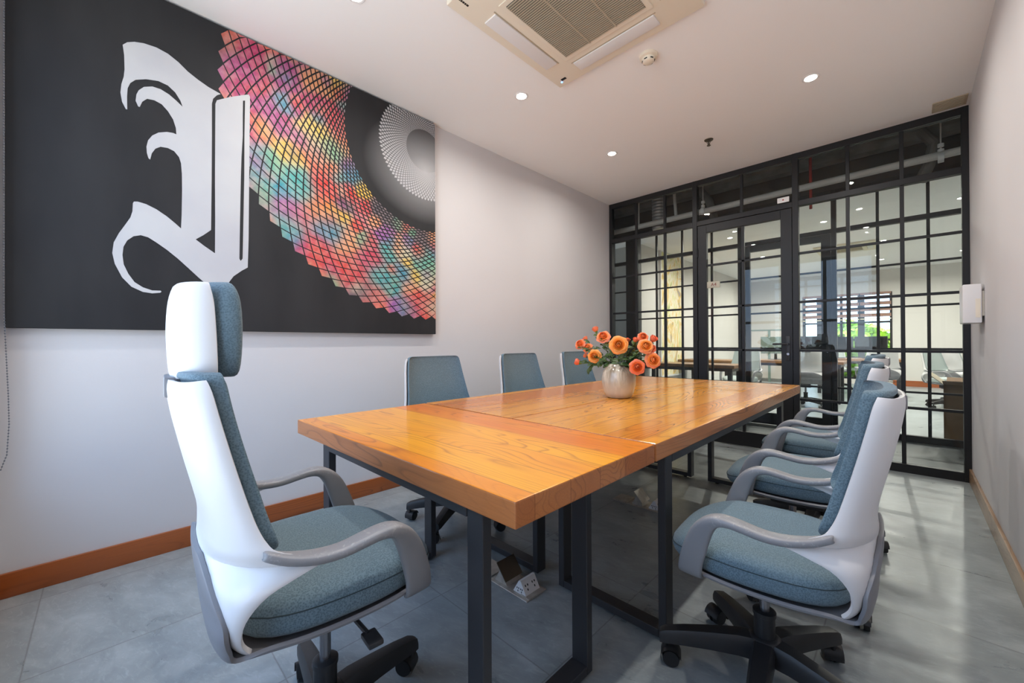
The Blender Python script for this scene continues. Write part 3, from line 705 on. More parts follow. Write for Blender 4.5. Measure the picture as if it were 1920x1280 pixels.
r = empty('door_sensor', (-0.872, YG-0.036, 2.505), label='small white sensor box on the frame above the door', cat='sensor')
b = MB(); b.box(-0.05, 0.05, -0.012, 0.0, -0.022, 0.03, 0.004, 2); b.build('housing', M_plastic_w, r)
b = MB(); b.cyl((0, -0.014, 0.004), (0, -0.011, 0.004), 0.007, seg=12); b.build('red_dot', M_red, r, label='red dot')

# ------------------------------------------------------------------ tables
TZ = 0.75; TT = 0.0636
def uframe(parent, ax, at, a0, a1, w=0.06, t=0.03, top=TZ-TT):
    """closed steel loop. ax 'y': legs at y=a0,a1 standing at x=at; ax 'x' the other way"""
    m = MB()
    def bx(u0, u1, z0, z1):
        if ax == 'y': m.box(at-w/2, at+w/2, u0, u1, z0, z1, 0.002, 1)
        else: m.box(u0, u1, at-w/2, at+w/2, z0, z1, 0.002, 1)
    bx(a0, a0+t, 0.012, top-0.001); bx(a1-t, a1, 0.012, top-0.001); bx(a0+t, a1-t, 0.012, 0.012+t); bx(a0+t, a1-t, top-t, top-0.001)
    o = m.build('leg_frame', M_black, parent)
    for u in (a0+t+0.03, a1-t-0.03):
        f = MB(); p = (at, u) if ax == 'y' else (u, at)
        f.cyl((p[0], p[1], 0), (p[0], p[1], 0.013), 0.014, seg=14); f.build('levelling_foot', M_rubber, o)
def tabletop(parent, lx, ly, m, rz, loc):
    b = MB(); b.box(-lx/2, lx/2, -ly/2, ly/2, -TT, 0, 0.004, 2)
    o = b.build('tabletop', [m, M_side], parent, angle=8)
    for p in o.data.polygons:
        if abs(p.normal.z) < 0.5: p.material_index = 1
    o.location = loc; o.rotation_euler = (0, 0, rz); return o
T1 = empty('meeting_table', (0, 0, 0), label='orange pine table set crosswise at the near end, corner towards the viewer', cat='table', group='pine tables pushed together')
ca = 0.00625
tabletop(T1, 1.431, 0.70, M_wood, ca, (-0.632-0.7155, 0.640+0.35-0.004, TZ))
uframe(T1, 'y', -0.79, 0.655, 1.135, w=0.062); uframe(T1, 'y', -1.775, 0.655, 1.19, w=0.062)
b = MB(); b.box(-1.744, -0.821, 0.652, 0.682, TZ-TT-0.031, TZ-TT-0.001, 0.002, 1); b.box(-1.744, -0.821, 1.11, 1.14, TZ-TT-0.031, TZ-TT-0.001, 0.002, 1); b.build('apron_rail', M_black, T1)
for nm, x0, x1, lo, f0, f1 in (('r', -1.340, -0.632, 'long glossy pine table on the right, alongside the three right-hand chairs', -1.135, -0.637), ('l', -2.075, -1.345, 'long glossy pine table on the left, against the chairs on the mural side', -1.76, -1.262)):
    T = empty('meeting_table', (0, 0, 0), label=lo, cat='table', group='pine tables pushed together')
    y0, y1 = 1.348, 3.97
    tabletop(T, y1-y0, x1-x0-0.001, M_wood2, PI/2, ((x0+x1)/2, (y0+y1)/2, TZ))
    uframe(T, 'x', 1.46, f0, f1); uframe(T, 'x', 3.35, f0, f1)
    b = MB()
    for xx in (f0, f1-0.03): b.box(xx, xx+0.03, 1.49, 3.32, TZ-TT-0.031, TZ-TT-0.001, 0.002, 1)
    b.build('apron_rail', M_black, T)

# ------------------------------------------------------------------ office chairs
SH = [(.965,-.318,-.270,.190),(.945,-.320,-.262,.203),(.90,-.314,-.252,.212),(.84,-.302,-.238,.220),(.78,-.289,-.223,.228),(.72,-.275,-.207,.238),(.68,-.267,-.195,.248),(.65,-.264,-.182,.258),(.63,-.264,-.165,.268),(.613,-.265,-.12,.278),(.600,-.267,-.055,.285),(.588,-.268,-.09,.286),(.574,-.268,-.14,.284),(.555,-.267,-.188,.278),(.52,-.262,-.214,.264),(.48,-.253,-.220,.246),(.45,-.242,-.214,.230),(.425,-.228,-.20,.215)]
def shell_rows(tab, n, nu=17, off=0.0, wof=0.0):
    rows = []
    for z, yb, ye, W in tab if n is None else catmull(tab, n):
        row = []
        for k in range(nu):
            u = -1+2*k/(nu-1); a = abs(u)*PI/2
            x = (W+wof)*math.copysign(math.sin(a)**0.9, u); y = yb + (ye-yb)*(1-math.cos(a))**1.15 + off
            row.append(Vector((x, y, z)))
        rows.append(row)
    return rows
def make_chair(high=False, M_fab=M_fab):
    C = empty('executive_chair' if high else 'office_chair')
    # white back shell
    b = MB(); b.loft(shell_rows(SH, 54, 25)); o = b.build('back_shell', M_plastic_w, C, angle=60); solid(o, 0.010, 1)
    bv = o.modifiers.new('bev', 'BEVEL'); bv.width = 0.002; bv.segments = 2
    # fabric back pad, rolled over the top edge
    tb = [(.984,-.306,-.264,.172),(.979,-.308,-.260,.190),(.968,-.308,-.257,.198),(.955,-.307,-.253,.200),(.92,-.303,-.247,.207),(.86,-.292,-.234,.215),(.80,-.279,-.219,.223),(.74,-.266,-.203,.231),(.69,-.256,-.190,.240),(.655,-.250,-.178,.248),(.63,-.246,-.172,.244),(.61,-.243,-.178,.215)]
    fr = shell_rows(tb, 26, 21, 0.020); bk = shell_rows(tb, 26, 21, 0.000, -0.002)
    for r in bk:
        for p in r:
            if p.z > 0.969: p.y -= 0.007
    b = MB(); n = 21
    VF = [[b.bm.verts.new(p) for p in r] for r in fr]; VB = [[b.bm.verts.new(p) for p in r] for r in bk]
    for V in (VF, VB):
        for a, c in zip(V[:-1], V[1:]):
            for i in range(n-1): b.bm.faces.new((a[i], a[i+1], c[i+1], c[i]))
    for i in range(n-1):
        b.bm.faces.new((VF[0][i], VF[0][i+1], VB[0][i+1], VB[0][i])); b.bm.faces.new((VF[-1][i], VF[-1][i+1], VB[-1][i+1], VB[-1][i]))
    for k in range(25):
        for i in (0, n-1): b.bm.faces.new((VF[k][i], VF[k+1][i], VB[k+1][i], VB[k][i]))
    o = b.build('back_cushion', M_fab, C, angle=180); subsurf(o, 1)
    # grey insert in the rear of the top edge
    b = MB(); b.box(-0.06, 0.06, -0.332, -0.314, 0.928, 0.966, 0.004, 2)
    if not high: b.build('back_cap', M_plastic_g, C, label='grey plastic insert at the top of the back')
    # grey under-seat tub
    UP = [(.205,.425,.17),(.203,.412,.195),(.185,.403,.220),(.10,.400,.247),(0,.396,.250),(-.10,.398,.248),(-.175,.402,.238)]
    keys = []
    for i, (y, z, W) in enumerate(UP):
        a, c = UP[max(i-1, 0)], UP[min(i+1, 6)]; t = Vector((0, c[0]-a[0], c[1]-a[1])).normalized(); nrm = Vector((0, t.z, -t.y))
        if nrm.dot(Vector((0, 0-y, 0.6-z))) < 0: nrm = -nrm
        row = []
        for k in range(19):
            u = -1+2*k/18; sn = math.sin(abs(u)*PI/2)**0.85
            p = Vector((math.copysign(W*sn, u), y, z)) + nrm*0.024*(1-math.cos(abs(u)*PI/2))**1.6; row += [p.x, p.y, p.z]
        keys.append(tuple(row))
    for z, um in ((.418, 1), (.445, .99), (.475, .9), (.505, .76), (.535, .58), (.565, .38), (.59, .2)):
        P0 = min(SH, key=lambda q: abs(q[0]-z)); lo = [q for q in SH if q[0] <= z]; hi = [q for q in SH if q[0] >= z]
        if lo and hi and lo[0][0] != hi[-1][0]:
            f = (z-lo[0][0])/(hi[-1][0]-lo[0][0]); P0 = tuple(a+(b_-a)*f for a, b_ in zip(lo[0], hi[-1]))
        _, yb, ye, W = P0; row = []
        for k in range(19):
            u = (-1+2*k/18)*um; a = abs(u)*PI/2
            row += [(W+0.006)*math.copysign(math.sin(a)**0.9, u), yb + (ye-yb)*(1-math.cos(a))**1.15 - (0.026 if z < 0.46 else 0.020 if z < 0.49 else 0.014), z + 0.012*(1-abs(u))]
        keys.append(tuple(row))
    rows = [[Vector(r[3*k:3*k+3]) for k in range(19)] for r in catmull(keys, 60)]
    b = MB(); b.loft(rows); o = b.build('seat_shell', M_plastic_g, C, angle=70); solid(o, 0.009, 0)
    bv = o.modifiers.new('bev', 'BEVEL'); bv.width = 0.002; bv.segments = 2
    # seat cushion
    b = MB(); NA = 56; rows = []
    def outline(a, s):
        ca_, sa = math.cos(a), math.sin(a); p = 3.4 if sa > 0 else 4.5
        rr = (abs(ca_)**p + abs(sa)**p)**(-1/p)
        x = 0.25*rr*ca_*s; y = rr*sa*s
        y = y*0.255 if y > 0 else y*0.235
        if y > 0: x *= 1-0.16*(y/0.255)**2
        else: x *= 1-0.13*(y/0.235)**2
        return x, y
    for s, z in ((0.0, .505), (0.25, .505), (0.5, .505), (0.75, .503), (0.88, .499), (0.95, .492), (0.985, .482), (1.0, .468), (1.003, .450), (0.99, .436), (0.96, .427), (0.8, .424), (0.4, .424), (0.0, .424)):
        row = []
        for k in range(NA):
            x, y = outline(2*PI*k/NA, max(s, 0.002)); zz = z
            if y > 0.10: zz -= 0.9*(y-0.10)**1.7*(1.0 if z > 0.45 else 0.35)
            if z > 0.45: zz += 0.10*x*x
            row.append(Vector((x, y+0.004, zz)))
        rows.append(row)
    b.loft(rows, closed=True, caps=True); seat = b.build('seat', M_fab, C, angle=180)
    b = MB(); b.tube([(outline(2*PI*k/NA, .998)[0], outline(2*PI*k/NA, .998)[1]+0.004, 0.474 - (0.85*(max(0, outline(2*PI*k/NA, 1)[1]-0.10))**1.7)) for k in range(NA)], 0.0016, 6, closed=True); b.build('seam', M_seam, seat)
    # arms
    AP = [(.272,-.190,.632,.008,.006),(.274,-.185,.630,.014,.009),(.279,-.15,.614,.020,.010),(.284,-.10,.602,.024,.0105),(.287,-.05,.600,.025,.0105),(.288,.0,.608,.026,.011),(.287,.035,.612,.026,.012),(.285,.066,.607,.024,.016),(.281,.092,.586,.019,.023),(.277,.112,.553,.013,.029),(.272,.128,.51,.010,.032),(.264,.142,.465,.010,.033),(.252,.150,.425,.010,.034),(.238,.152,.408,.010,.034)]
    for sg in (-1, 1):
        P = catmull(AP, 40); rows = []
        for i, (x, y, z, hx, hb) in enumerate(P):
            a, c = P[max(i-1, 0)], P[min(i+1, 39)]; t = Vector((0, c[1]-a[1], c[2]-a[2])).normalized(); nb = Vector((0, -t.z, t.y))
            row = []
            for k in range(16):
                th = 2*PI*k/16; cx = math.copysign(abs(math.cos(th))**0.55, math.cos(th)); sx = math.copysign(abs(math.sin(th))**0.55, math.sin(th))
                row.append(Vector((sg*x, y, z)) + Vector((hx*cx, 0, 0)) + nb*hb*sx)
            rows.append(row)
        b = MB(); b.loft(rows, closed=True, caps=True); b.build('armrest', M_arm, C, angle=60)
    # mechanism, column
    b = MB(); b.box(-0.07, 0.07, -0.12, 0.08, 0.335, 0.392, 0.012, 3); b.build('tilt_mechanism', M_plastic_b, C)
    b = MB(); b.tube([(0.05, 0.0, 0.365), (0.15, 0.02, 0.360), (0.23, 0.03, 0.352)], 0.006, 8); b.box(0.22, 0.275, 0.015, 0.05, 0.344, 0.356, 0.004, 2); b.build('lever', M_plastic_b, C)
    b = MB(); b.cyl((0, 0, 0.17), (0, 0, 0.34), 0.0145, seg=24); b.build('gas_piston', M_chrome, C, label='thin steel gas piston')
    b = MB(); b.lathe([(0.030, 0.13), (0.030, 0.228), (0.033, 0.230), (0.033, 0.242), (0.026, 0.246), (0.015, 0.246)], seg=28); b.build('gas_column', M_plastic_b, C, angle=50)
    b = MB(); b.lathe([(0.026, 0.085), (0.05, 0.095), (0.055, 0.125), (0.046, 0.158), (0.033, 0.165)], seg=30); b.build('base_hub', M_plastic_b, C, angle=50)
    base = empty('star_base'); base.parent = C
    for k in range(5):
        a = k*2*PI/5; rot = Matrix.Rotation(a, 4, 'Z'); rows = []
        for r0, zt, zb, hw in ((0.035, .160, .095, .032), (0.08, .160, .098, .031), (0.16, .148, .094, .028), (0.24, .134, .086, .025), (0.30, .120, .078, .022), (0.318, .110, .076, .018)):
            tw = hw*0.72; sec = [(-hw, zb), (hw, zb), (hw, zt-0.016), (tw, zt-0.002), (0, zt), (-tw, zt-0.002), (-hw, zt-0.016)]
            rows.append([rot @ Vector((r0, y, z)) for y, z in sec])
        b = MB(); b.loft(rows, closed=True, caps=True); b.build('leg', M_plastic_b, base, angle=40)
        cp = rot @ Vector((0.30, 0, 0))
        ang = a + 0.9 + 1.1*k; d = Vector((math.cos(ang), math.sin(ang), 0)); s = Vector((-d.y, d.x, 0)); wc = cp + d*0.018 + Vector((0, 0, 0.029))
        b = MB(); b.cyl(cp+Vector((0, 0, 0.04)), cp+Vector((0, 0, 0.082)), 0.008, seg=10)
        rows = []
        for k2 in range(9):
            th = -0.35 + (PI+0.2)*k2/8; rows.append([wc + d*(-math.cos(th))*0.033 + Vector((0, 0, math.sin(th)*0.033)) + s*q for q in (-0.028, -0.02, 0.02, 0.028)])
        b.loft(rows); hood = b.build('caster', M_plastic_b, base, angle=50)
        for q in (-1, 1):
            b = MB(); b.cyl(wc + s*q*0.006, wc + s*q*0.024, 0.029, 0.026, seg=26); b.build('wheel', M_rubber, hood)
    if high:
        # tall headrest: fabric pillow in front of a white cover, on a grey bracket
        b = MB(); rows = []
        for z, hw, y0, y1 in ((.966, .085, -.262, -.232), (.970, .102, -.272, -.216), (.99, .112, -.280, -.208), (1.04, .117, -.285, -.204), (1.09, .118, -.287, -.203), (1.135, .115, -.285, -.207), (1.162, .106, -.278, -.216), (1.178, .088, -.268, -.230), (1.183, .055, -.258, -.244)):
            row = []
            for k in range(28):
                th = 2*PI*k/28; c = math.copysign(abs(math.cos(th))**0.6, math.cos(th)); s = math.copysign(abs(math.sin(th))**0.75, math.sin(th))
                curve = 0.035*(abs(c))**2
                row.append(Vector((hw*c, (y0+y1)/2 + s*(y1-y0)/2 + curve - 0.01, z)))
            rows.append(row)
        b.loft(rows, closed=True, caps=True); o = b.build('headrest_cushion', M_fab, C, angle=180); subsurf(o, 1)
        tb = [(1.166,-.306,-.262,.094),(1.162,-.312,-.258,.103),(1.13,-.319,-.252,.109),(1.08,-.322,-.249,.113),(1.03,-.321,-.247,.115),(.985,-.318,-.246,.114),(.970,-.314,-.247,.106)]
        b = MB(); b.loft(shell_rows(tb, 20, 17)); o = b.build('headrest_shell', M_plastic_w, C, angle=60); solid(o, 0.008, 1)
        bv = o.modifiers.new('bev', 'BEVEL'); bv.width = 0.002; bv.segments = 2
        b = MB(); b.box(-0.062, 0.062, -0.334, -0.296, 0.928, 0.972, 0.006, 2); b.build('headrest_bracket', M_plastic_g, C, label='grey headrest bracket')
    return C
chair0 = make_chair(); exec0 = make_chair(True); far0 = make_chair(False, mat('pale_mesh_fabric', srgb(176, 186, 184), 0.9))
def place(c, x, y, rz, base_deg, label, group, dz=0.0):
    c.location = (x, y, 0); c.rotation_euler = (0, 0, rz)
    for ch in c.children:
        if ch.name.startswith('star_base'): ch.rotation_euler = (0, 0, math.radians(base_deg) - rz)
        elif not ch.name.startswith(('gas_column', 'base_hub')): ch.location.z = dz
    tag(c, label, 'chair', group)
place(exec0, -1.150, 0.421, -0.073, 28, 'high-backed white and slate-blue chair with tall headrest at the near table end', None, 0.066)
RC = 'blue and white chairs around the table'
first = True
for x, y, rz, bd, dz, lb in ((-0.336, 1.483, 93.4, 61, 0.0, 'white-backed blue office chair nearest the viewer on the right side of the table'),
                         (-0.385, 2.218, 94.3, 39, 0.034, 'white-backed blue office chair in the middle of the right side of the table'),
                         (-0.401, 2.95, 90, 55, 0.049, 'white-backed blue office chair on the right side nearest the glass partition'),
                         (-2.03, 1.55, -90, 12, 0.037, 'slate-blue office chair below the mural canvas, nearest of the left row'),
                         (-2.07, 2.42, -90, 30, 0.037, 'slate-blue office chair in the middle of the left row against the white wall'),
                         (-2.10, 3.25, -90, 50, 0.037, 'slate-blue office chair on the left partly behind the vase of roses')):
    c = chair0 if first else copy_tree(chair0); first = False
    place(c, x, y, math.radians(rz), bd, lb, RC, dz)
OG = 'office chairs beyond the glass'; first2 = True
for x, y, rz, bd, lb in ((0.50, 9.6, -120, 10, 'white office chair beyond the partition, by the right-hand back wall'),
                         (0.72, 10.3, -60, 40, 'second white office chair at the right, behind its neighbour'),
                         (-0.42, 10.1, 20, 20, 'white office chair at the desk nearest the far window'),
                         (-1.25, 8.35, 10, 33, 'white office chair before the middle office desk'),
                         (-2.62, 9.75, 110, 5, 'white office chair at the left end of the middle office desk'),
                         (-1.25, 11.9, 190, 15, 'white office chair behind the far desk, against the window'),
                         (-2.1, 7.75, 170, 52, 'pale office chair behind the nearest office desk')):
    place(far0 if first2 else copy_tree(far0), x, y, math.radians(rz), bd, lb, OG); first2 = False

# ------------------------------------------------------------------ floor socket boxes
def socket_box(x, y, label, lid):
    r = empty('floor_socket_box', (x, y, 0), 0, label, 'floor socket', 'floor socket boxes under the table')
    b = MB(); b.box(-0.18, 0.18, -0.065, 0.065, 0, 0.005, 0.002, 1); b.build('base_plate', M_plate, r)
    b = MB(); b.box(-0.175, -0.065, -0.058, 0.058, 0.005, 0.010, 0.002, 1); b.cyl((-0.12, 0, 0.010), (-0.12, 0, 0.0115), 0.006, seg=12); b.build('closed_lid', M_plate, r)
    for k, cx in enumerate((0.0, 0.12)):
        # pop-up wedge that carries the sockets
        w = MB(); vs = [w.bm.verts.new(p) for p in ((cx-0.04, -0.045, 0.005), (cx+0.04, -0.045, 0.005), (cx+0.04, 0.045, 0.005), (cx-0.04, 0.045, 0.005), (cx-0.005, -0.045, 0.062), (cx+0.006, -0.045, 0.062), (cx+0.006, 0.045, 0.062), (cx-0.005, 0.045, 0.062))]
        for f in ((0, 1, 5, 4), (1, 2, 6, 5), (2, 3, 7, 6), (3, 0, 4, 7), (4, 5, 6, 7), (0, 3, 2, 1)): w.bm.faces.new([vs[i] for i in f])
        wd = w.build('socket_module', M_plastic_w if k else M_plate, r, angle=20)
        ang = math.atan2(0.057, 0.034)
        if k == 0:
            l = MB(); l.box(-0.045, 0.045, -0.055, 0.055, -0.002, 0.002, mtx=Matrix.Translation((cx+0.012, 0, 0.060)) @ Matrix.Rotation(0.85, 4, 'Y')); l.build('open_lid', lid, r, smooth=False)
        else:
            s = MB()
            for yy in (-0.022, 0.022):
                for dy, dz in ((-0.007, 0.008), (0.007, 0.008), (0, -0.008)):
                    t = 0.5 + dz/0.06; px = cx+0.04-0.034*t; pz = 0.005+0.057*t
                    s.box(-0.0015, 0.0015, -0.002, 0.002, -0.004, 0.004, mtx=Matrix.Translation((px+0.0006, yy+dy, pz)) @ Matrix.Rotation(-0.54, 4, 'Y'))
            # the face towards the viewer also carries holes
            for xx in (-0.012, 0.012):
                for dx, dz in ((-0.006, 0.0), (0.006, 0.0), (0, -0.012)):
                    s.box(-0.002, 0.002, -0.001, 0.001, -0.003, 0.003, mtx=Matrix.Translation((cx+xx*0.9+dx*0.8, -0.0452, 0.028+dz)))
            s.build('socket_hole', M_dark, wd, smooth=False)
            l = MB(); l.box(-0.002, 0.05, -0.05, 0.05, 0.005, 0.009, mtx=Matrix.Translation((cx+0.01, 0, 0))); l.build('open_lid', M_plate, r, smooth=False)
socket_box(-1.345, 1.315, 'open floor socket box with white outlets and bronze lid between the near table legs', M_lidm)
socket_box(-1.320, 2.565, 'pale open floor socket box farther under the long tables', M_plate)

# ------------------------------------------------------------------ vase and roses
VX, VY = -1.347, 2.335
def make_vase_mat():
    m = mat('vase_glaze', srgb(206, 190, 172), 0.22, coat=0.5); g = G(m); v, x, y, z = g.xyz()
    n = g.noise(g.comb(g.math('MULTIPLY', x, 14), g.math('MULTIPLY', y, 14), g.math('MULTIPLY', z, 2.5)), 2.2, 5, 0.6, 0.4)
    f = g.math('MULTIPLY', g.ramp(n, (0.40, 0.0), (0.58, 1.0)), g.ramp(z, (0.05, 0.1), (0.2, 1.0)))
    g.l(g.mix(f, srgb(206, 198, 178), srgb(128, 114, 92)), g.b.inputs['Base Color']); return m
r = empty('vase', (VX, VY, TZ), label='rounded cream ceramic vase with brown streaks standing on the table', cat='vase')
b = MB(); b.lathe([(0.0, 0.0), (0.066, 0.0), (0.078, 0.006), (0.095, 0.035), (0.107, 0.085), (0.108, 0.125), (0.101, 0.165), (0.085, 0.195), (0.066, 0.214), (0.060, 0.218), (0.056, 0.214), (0.075, 0.19), (0.09, 0.16), (0.096, 0.1), (0.07, 0.02), (0.0, 0.012)], seg=48)
b.build('body', make_vase_mat(), r, angle=60)
def make_petal():
    m = mat('rose_petal', srgb(240, 110, 60), 0.55, spec=0.3); g = G(m)
    a = g.n('ShaderNodeVertexColor'); a.layer_name = 'Col'; g.l(a.outputs['Color'], g.b.inputs['Base Color'])
    g.b.inputs['Subsurface Weight'].default_value = 0.15; g.b.inputs['Subsurface Radius'].default_value = (0.01, 0.004, 0.002)
    return m
M_petal = make_petal()
M_leaf = mat('rose_leaf', srgb(74, 100, 48), 0.5, var=(30, srgb(46, 70, 38)))
M_stem = mat('rose_stem', srgb(104, 126, 52), 0.6)
def rose_mesh(rad, bud, seed, warm):
    """warm 0 pink-red, 1 golden. returns a mesh: nested curled petals, face towards +Z"""
    R = random.Random(seed); bm = bmesh.new(); cols = []
    layers = [(5, 1.0, 0.10), (5, 0.88, 0.24), (5, 0.74, 0.38), (4, 0.59, 0.50), (4, 0.44, 0.58), (3, 0.30, 0.63), (3, 0.17, 0.66)] if not bud else [(3, 0.62, 0.75), (3, 0.52, 0.9), (3, 0.38, 0.96), (2, 0.2, 0.98)]
    gold, red, pink = (1.0, 0.47, 0.06), (0.95, 0.19, 0.04), (0.92, 0.25, 0.18)
    body = [gold[i]*warm + red[i]*(1-warm) for i in range(3)]; lip = [body[i]*0.45 + pink[i]*0.55 for i in range(3)]
    nl = len(layers)
    for li, (n, fr, hz) in enumerate(layers):
        ph = R.uniform(0, 6.28); q = li/(nl-1)
        for k in range(n):
            a0 = ph + 2*PI*k/n; span = 2*PI/n*0.74; NU, NV = 9, 7; V = []; wob = R.uniform(0, 6.28); tilt = R.uniform(-0.06, 0.06)
            for i in range(NV):
                t = i/(NV-1); row = []
                for j in range(NU):
                    u = -1+2*j/(NU-1); aa = a0 + u*span*(0.55+0.45*math.sin(t*PI*0.55+0.35)) + 0.12*t
                    rr = rad*fr*(0.12 + 0.88*math.sin(t*PI*0.5)**0.7)*(1 + (0.05*math.sin(3*u*2+wob) if t > 0.7 else 0) - 0.06*u*u*t)
                    if t > 0.75: rr *= 1 + (0.10 if li < 3 else -0.16*q)*(t-0.75)/0.25
                    if li == nl-1 and t > 0.6: rr *= 1-0.85*(t-0.6)/0.4
                    elif li == nl-2 and t > 0.7: rr *= 1-0.35*(t-0.7)/0.3
                    if u > 0.5: rr *= 1.03
                    zz = rad*((hz+tilt)*t**1.2*1.25 - 0.14*u*u*t - (0.12*(t-0.75)/0.25 if t > 0.75 and li < 4 else 0))
                    row.append(bm.verts.new((rr*math.cos(aa), rr*math.sin(aa), zz)))
                V.append(row)
            d = R.uniform(0.86, 1.08)
            for i in range(NV-1):
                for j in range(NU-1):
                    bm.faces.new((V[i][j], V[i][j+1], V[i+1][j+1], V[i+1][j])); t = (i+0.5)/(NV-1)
                    e = max(0, (t-0.62)/0.38); base = 0.55 + 0.45*min(1, t*1.3)  # inner shading put into the petal colour, darker towards the petal base
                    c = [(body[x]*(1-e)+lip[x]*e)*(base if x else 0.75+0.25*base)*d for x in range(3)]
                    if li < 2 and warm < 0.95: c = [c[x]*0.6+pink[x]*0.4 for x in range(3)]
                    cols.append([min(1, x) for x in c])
    # green sepals / calyx
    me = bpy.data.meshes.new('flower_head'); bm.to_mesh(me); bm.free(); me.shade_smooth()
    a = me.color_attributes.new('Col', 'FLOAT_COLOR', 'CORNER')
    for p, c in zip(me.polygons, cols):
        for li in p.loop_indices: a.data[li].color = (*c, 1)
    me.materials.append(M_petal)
    return me
def leaf(b, p, d, L, W, up=Vector((0, 0, 1))):
    d = d.normalized(); s = d.cross(up).normalized(); n = s.cross(d)
    rows = []
    for i in range(6):
        t = i/5; w = W*math.sin(PI*min(1, t*0.95+0.03))**0.8; c = p + d*L*t - n*L*0.22*t*t
        rows.append([c - s*w + n*w*0.25, c, c + s*w + n*w*0.25])
    b.loft(rows)
def unproj(u, v, y):
    o = Vector((0, 0, 1.1053)); d = f_ + r_*((u-966.488)/751.285) - u_*((v-640)/751.285)
    return o + d*((y-o.y)/d.y)
ROSES = [  # u, v, radius px, depth offset, warm, bud, facing(cam 1..0 up), label
 (1117.5,617.5,9,0.03,0.3,1,'orange rosebud topmost in the bouquet'),
 (1130.6,630,12,0.0,0.4,0,'orange rose just below the topmost bud'),
 (1160,646,15.5,-0.09,1.0,0,'large golden-orange rose at the centre front, facing the viewer'),
 (1087,644,9.5,-0.02,0.3,0,'deep orange rose at the upper left edge of the bouquet'),
 (1099,634,7,0.03,0.2,1,'small orange bud between the left rose and the top rose'),
 (1101,651,9,0.0,0.5,0,'orange rose with pinkish rim right of the left edge rose'),
 (1114,667,11.5,-0.05,1.0,0,'golden-orange rose low on the left side, above the vase shoulder'),
 (1100,665,7,0.03,0.4,1,'half-hidden orange bud behind the low left golden rose'),
 (1085.6,677,9,-0.04,0.0,1,'pink bud at the far left on a sideways stem'),
 (1176,637,7.5,0.03,0.3,1,'small orange bud right of the central rose'),
 (1190.6,636.5,8,0.0,0.2,1,'small red-orange bud between the centre and right clusters'),
 (1206,630.5,9,0.05,0.2,0,'orange rose topmost in the right cluster'),
 (1223,635,11,0.03,0.1,1,'tall red-orange rose at the upper right edge'),
 (1211,648,13,-0.05,0.9,0,'golden rose with pink tip in the right cluster'),
 (1222,652,8,0.02,0.0,0,'pink rose tucked behind the golden right rose'),
 (1225,675,13.5,-0.02,0.7,0,'orange rose hanging at the lower right edge'),
 (1215,664,8,0.04,0.0,1,'red bud between the golden and the lower right rose'),
 (1195,688,13,-0.09,0.2,0,'pink-red rose lowest on the right, in front of the vase rim')]
for i, (u, v, rp, dy, warm, bud, lb) in enumerate(ROSES):
    p = unproj(u, v, VY+dy)
    if bud: p = p + Vector((0, 0, -0.01))
    depth = (p - Vector((0, 0, 1.1053))).dot(f_); rad = rp/751.285*depth
    neck = Vector((VX + (p.x-VX)*0.22, VY + (p.y-VY)*0.25, TZ+0.205))
    out = (p - neck).normalized(); tocam = (Vector((0, 0, 1.15)) - p).normalized()
    n = (out*0.55 + tocam*(0.95 if not bud else 0.1) + Vector((0, 0, 0.15))).normalized()
    if lb.startswith('large golden'): n = (tocam + Vector((0, 0, 0.15))).normalized()
    if 'lowest on the right' in lb or 'low on the left' in lb: n = (tocam + out*0.3).normalized()
    r = empty('rose', neck, 0, lb, 'rose', 'roses in the vase')
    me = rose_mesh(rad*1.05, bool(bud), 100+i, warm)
    o = bpy.data.objects.new('flower_head', me); COL.objects.link(o); o.parent = r
    back = p - n*rad*0.25; o.location = back - neck; o.rotation_euler = n.to_track_quat('Z', 'Y').to_euler()
    sp = [Vector((0, 0, -0.12)), Vector((0, 0, 0)), (back-neck)*0.5 + Vector((0, 0, 0.012)), back-neck-n*0.012, back-neck]
    b = MB(); b.tube(lin([tuple(q) for q in sp], 9), 0.0022, 6)
    b.cyl(back-neck-n*0.012, back-neck+n*0.004, 0.003, rad*0.35, seg=8)
    b.build('stem', M_stem, r)
    rl = random.Random(50+i); b = MB(); side = out.cross(Vector((0, 0, 1))).normalized()
    for q in range(11):
        t = 0.0 + 0.86*q/10; base = (back-neck)*t + Vector((0, 0, 0.01*math.sin(t*3)))
        dd = side*(1 if q % 2 else -1) + out*0.4 + Vector((rl.uniform(-.5, .5), rl.uniform(-.9, .3), rl.uniform(-.5, .5)))
        leaf(b, base, dd, rl.uniform(0.036, 0.058), rl.uniform(0.013, 0.021), Vector((0.2, -0.6, 0.75)))
    b.build('leaf', M_leaf, r)
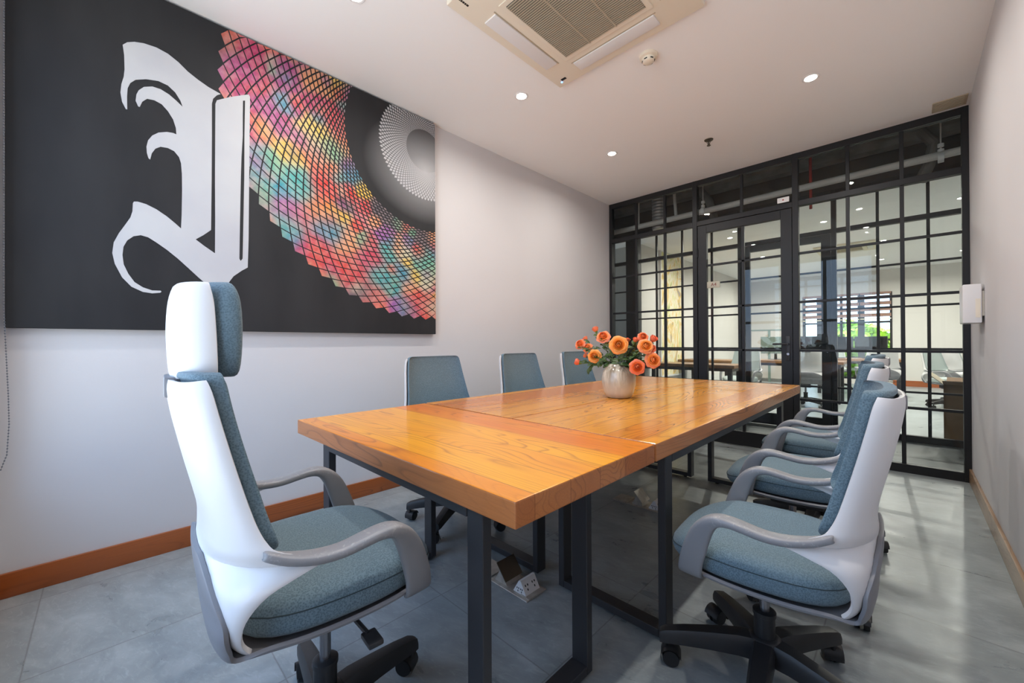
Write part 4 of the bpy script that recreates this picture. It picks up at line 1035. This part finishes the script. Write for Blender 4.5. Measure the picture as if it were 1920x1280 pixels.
# leafy twig drooping at the left
tw = empty('leafy_twig', (VX-0.03, VY, TZ+0.205), 0, 'leafy green twig drooping over the left shoulder of the vase', 'twig')
b = MB(); b.tube([(0, 0, -0.1), (0, 0, 0), (-0.06, -0.03, 0.03), (-0.13, -0.04, 0.02), (-0.17, -0.05, -0.02)], 0.0018, 6); b.build('stem', M_stem, tw)
b = MB()
for q, (px, pz, dx, dz) in enumerate(((-0.03, 0.02, -0.4, -1), (-0.06, 0.03, -0.6, -0.9), (-0.09, 0.03, -0.2, -1), (-0.13, 0.02, -0.5, -0.8), (-0.15, 0.0, -0.3, -1), (-0.17, -0.02, -0.2, -1), (-0.11, 0.03, -0.4, 0.8), (-0.02, 0.0, 0.3, -1.0))):
    leaf(b, Vector((px, -0.04, pz)), Vector((dx, -0.2, dz)), 0.045, 0.014, Vector((0, -1, 0.3)))
b.build('leaf', M_leaf, tw)

# ------------------------------------------------------------------ greenery outside the office window
M_fol = mat('sunlit_foliage', srgb(214, 232, 96), 0.7, var=(3, srgb(150, 196, 60)))
def shrub(x, y, rx, rz_, n, seed, label):
    R = random.Random(seed); r = empty('leafy_shrub', (x, y, 0), 0, label, 'shrub', 'shrubs outside the far window')
    b = MB()
    for k in range(n):
        a, e, q = R.uniform(0, 2*PI), R.uniform(-1, 1), R.uniform(0.5, 1)**0.5
        p = Vector((rx*q*math.cos(a)*math.sqrt(1-e*e), rx*0.7*q*math.sin(a)*math.sqrt(1-e*e), rz_*(1+q*e)))
        d = Vector((R.uniform(-1, 1), R.uniform(-1, 1), R.uniform(-1, 1)))
        leaf(b, p, d, R.uniform(0.16, 0.26), R.uniform(0.05, 0.09), Vector((R.uniform(-1, 1), R.uniform(-1, 1), 1)))
    b.build('foliage', M_fol, r)
    b = MB(); b.cyl((0, 0, 0), (0, 0, rz_), 0.05, 0.02, seg=8); b.build('trunk', M_deskw, r)
shrub(-3.3, 15.5, 0.85, 0.95, 1500, 1, 'bright green shrub outside the left of the far window')
shrub(-1.18, 16.1, 1.0, 0.85, 1800, 2, 'bright green shrub outside the middle of the far window')
shrub(0.95, 15.5, 0.85, 1.0, 1500, 3, 'bright green shrub outside the right of the far window')
b = MB(); b.box(-12, 12, FY1+0.3, 40, -0.1, 0); tag(b.build('lawn', mat('grass_ground', srgb(110, 150, 60), 0.9), smooth=False), 'green ground outside the far office window', 'ground', kind='structure')
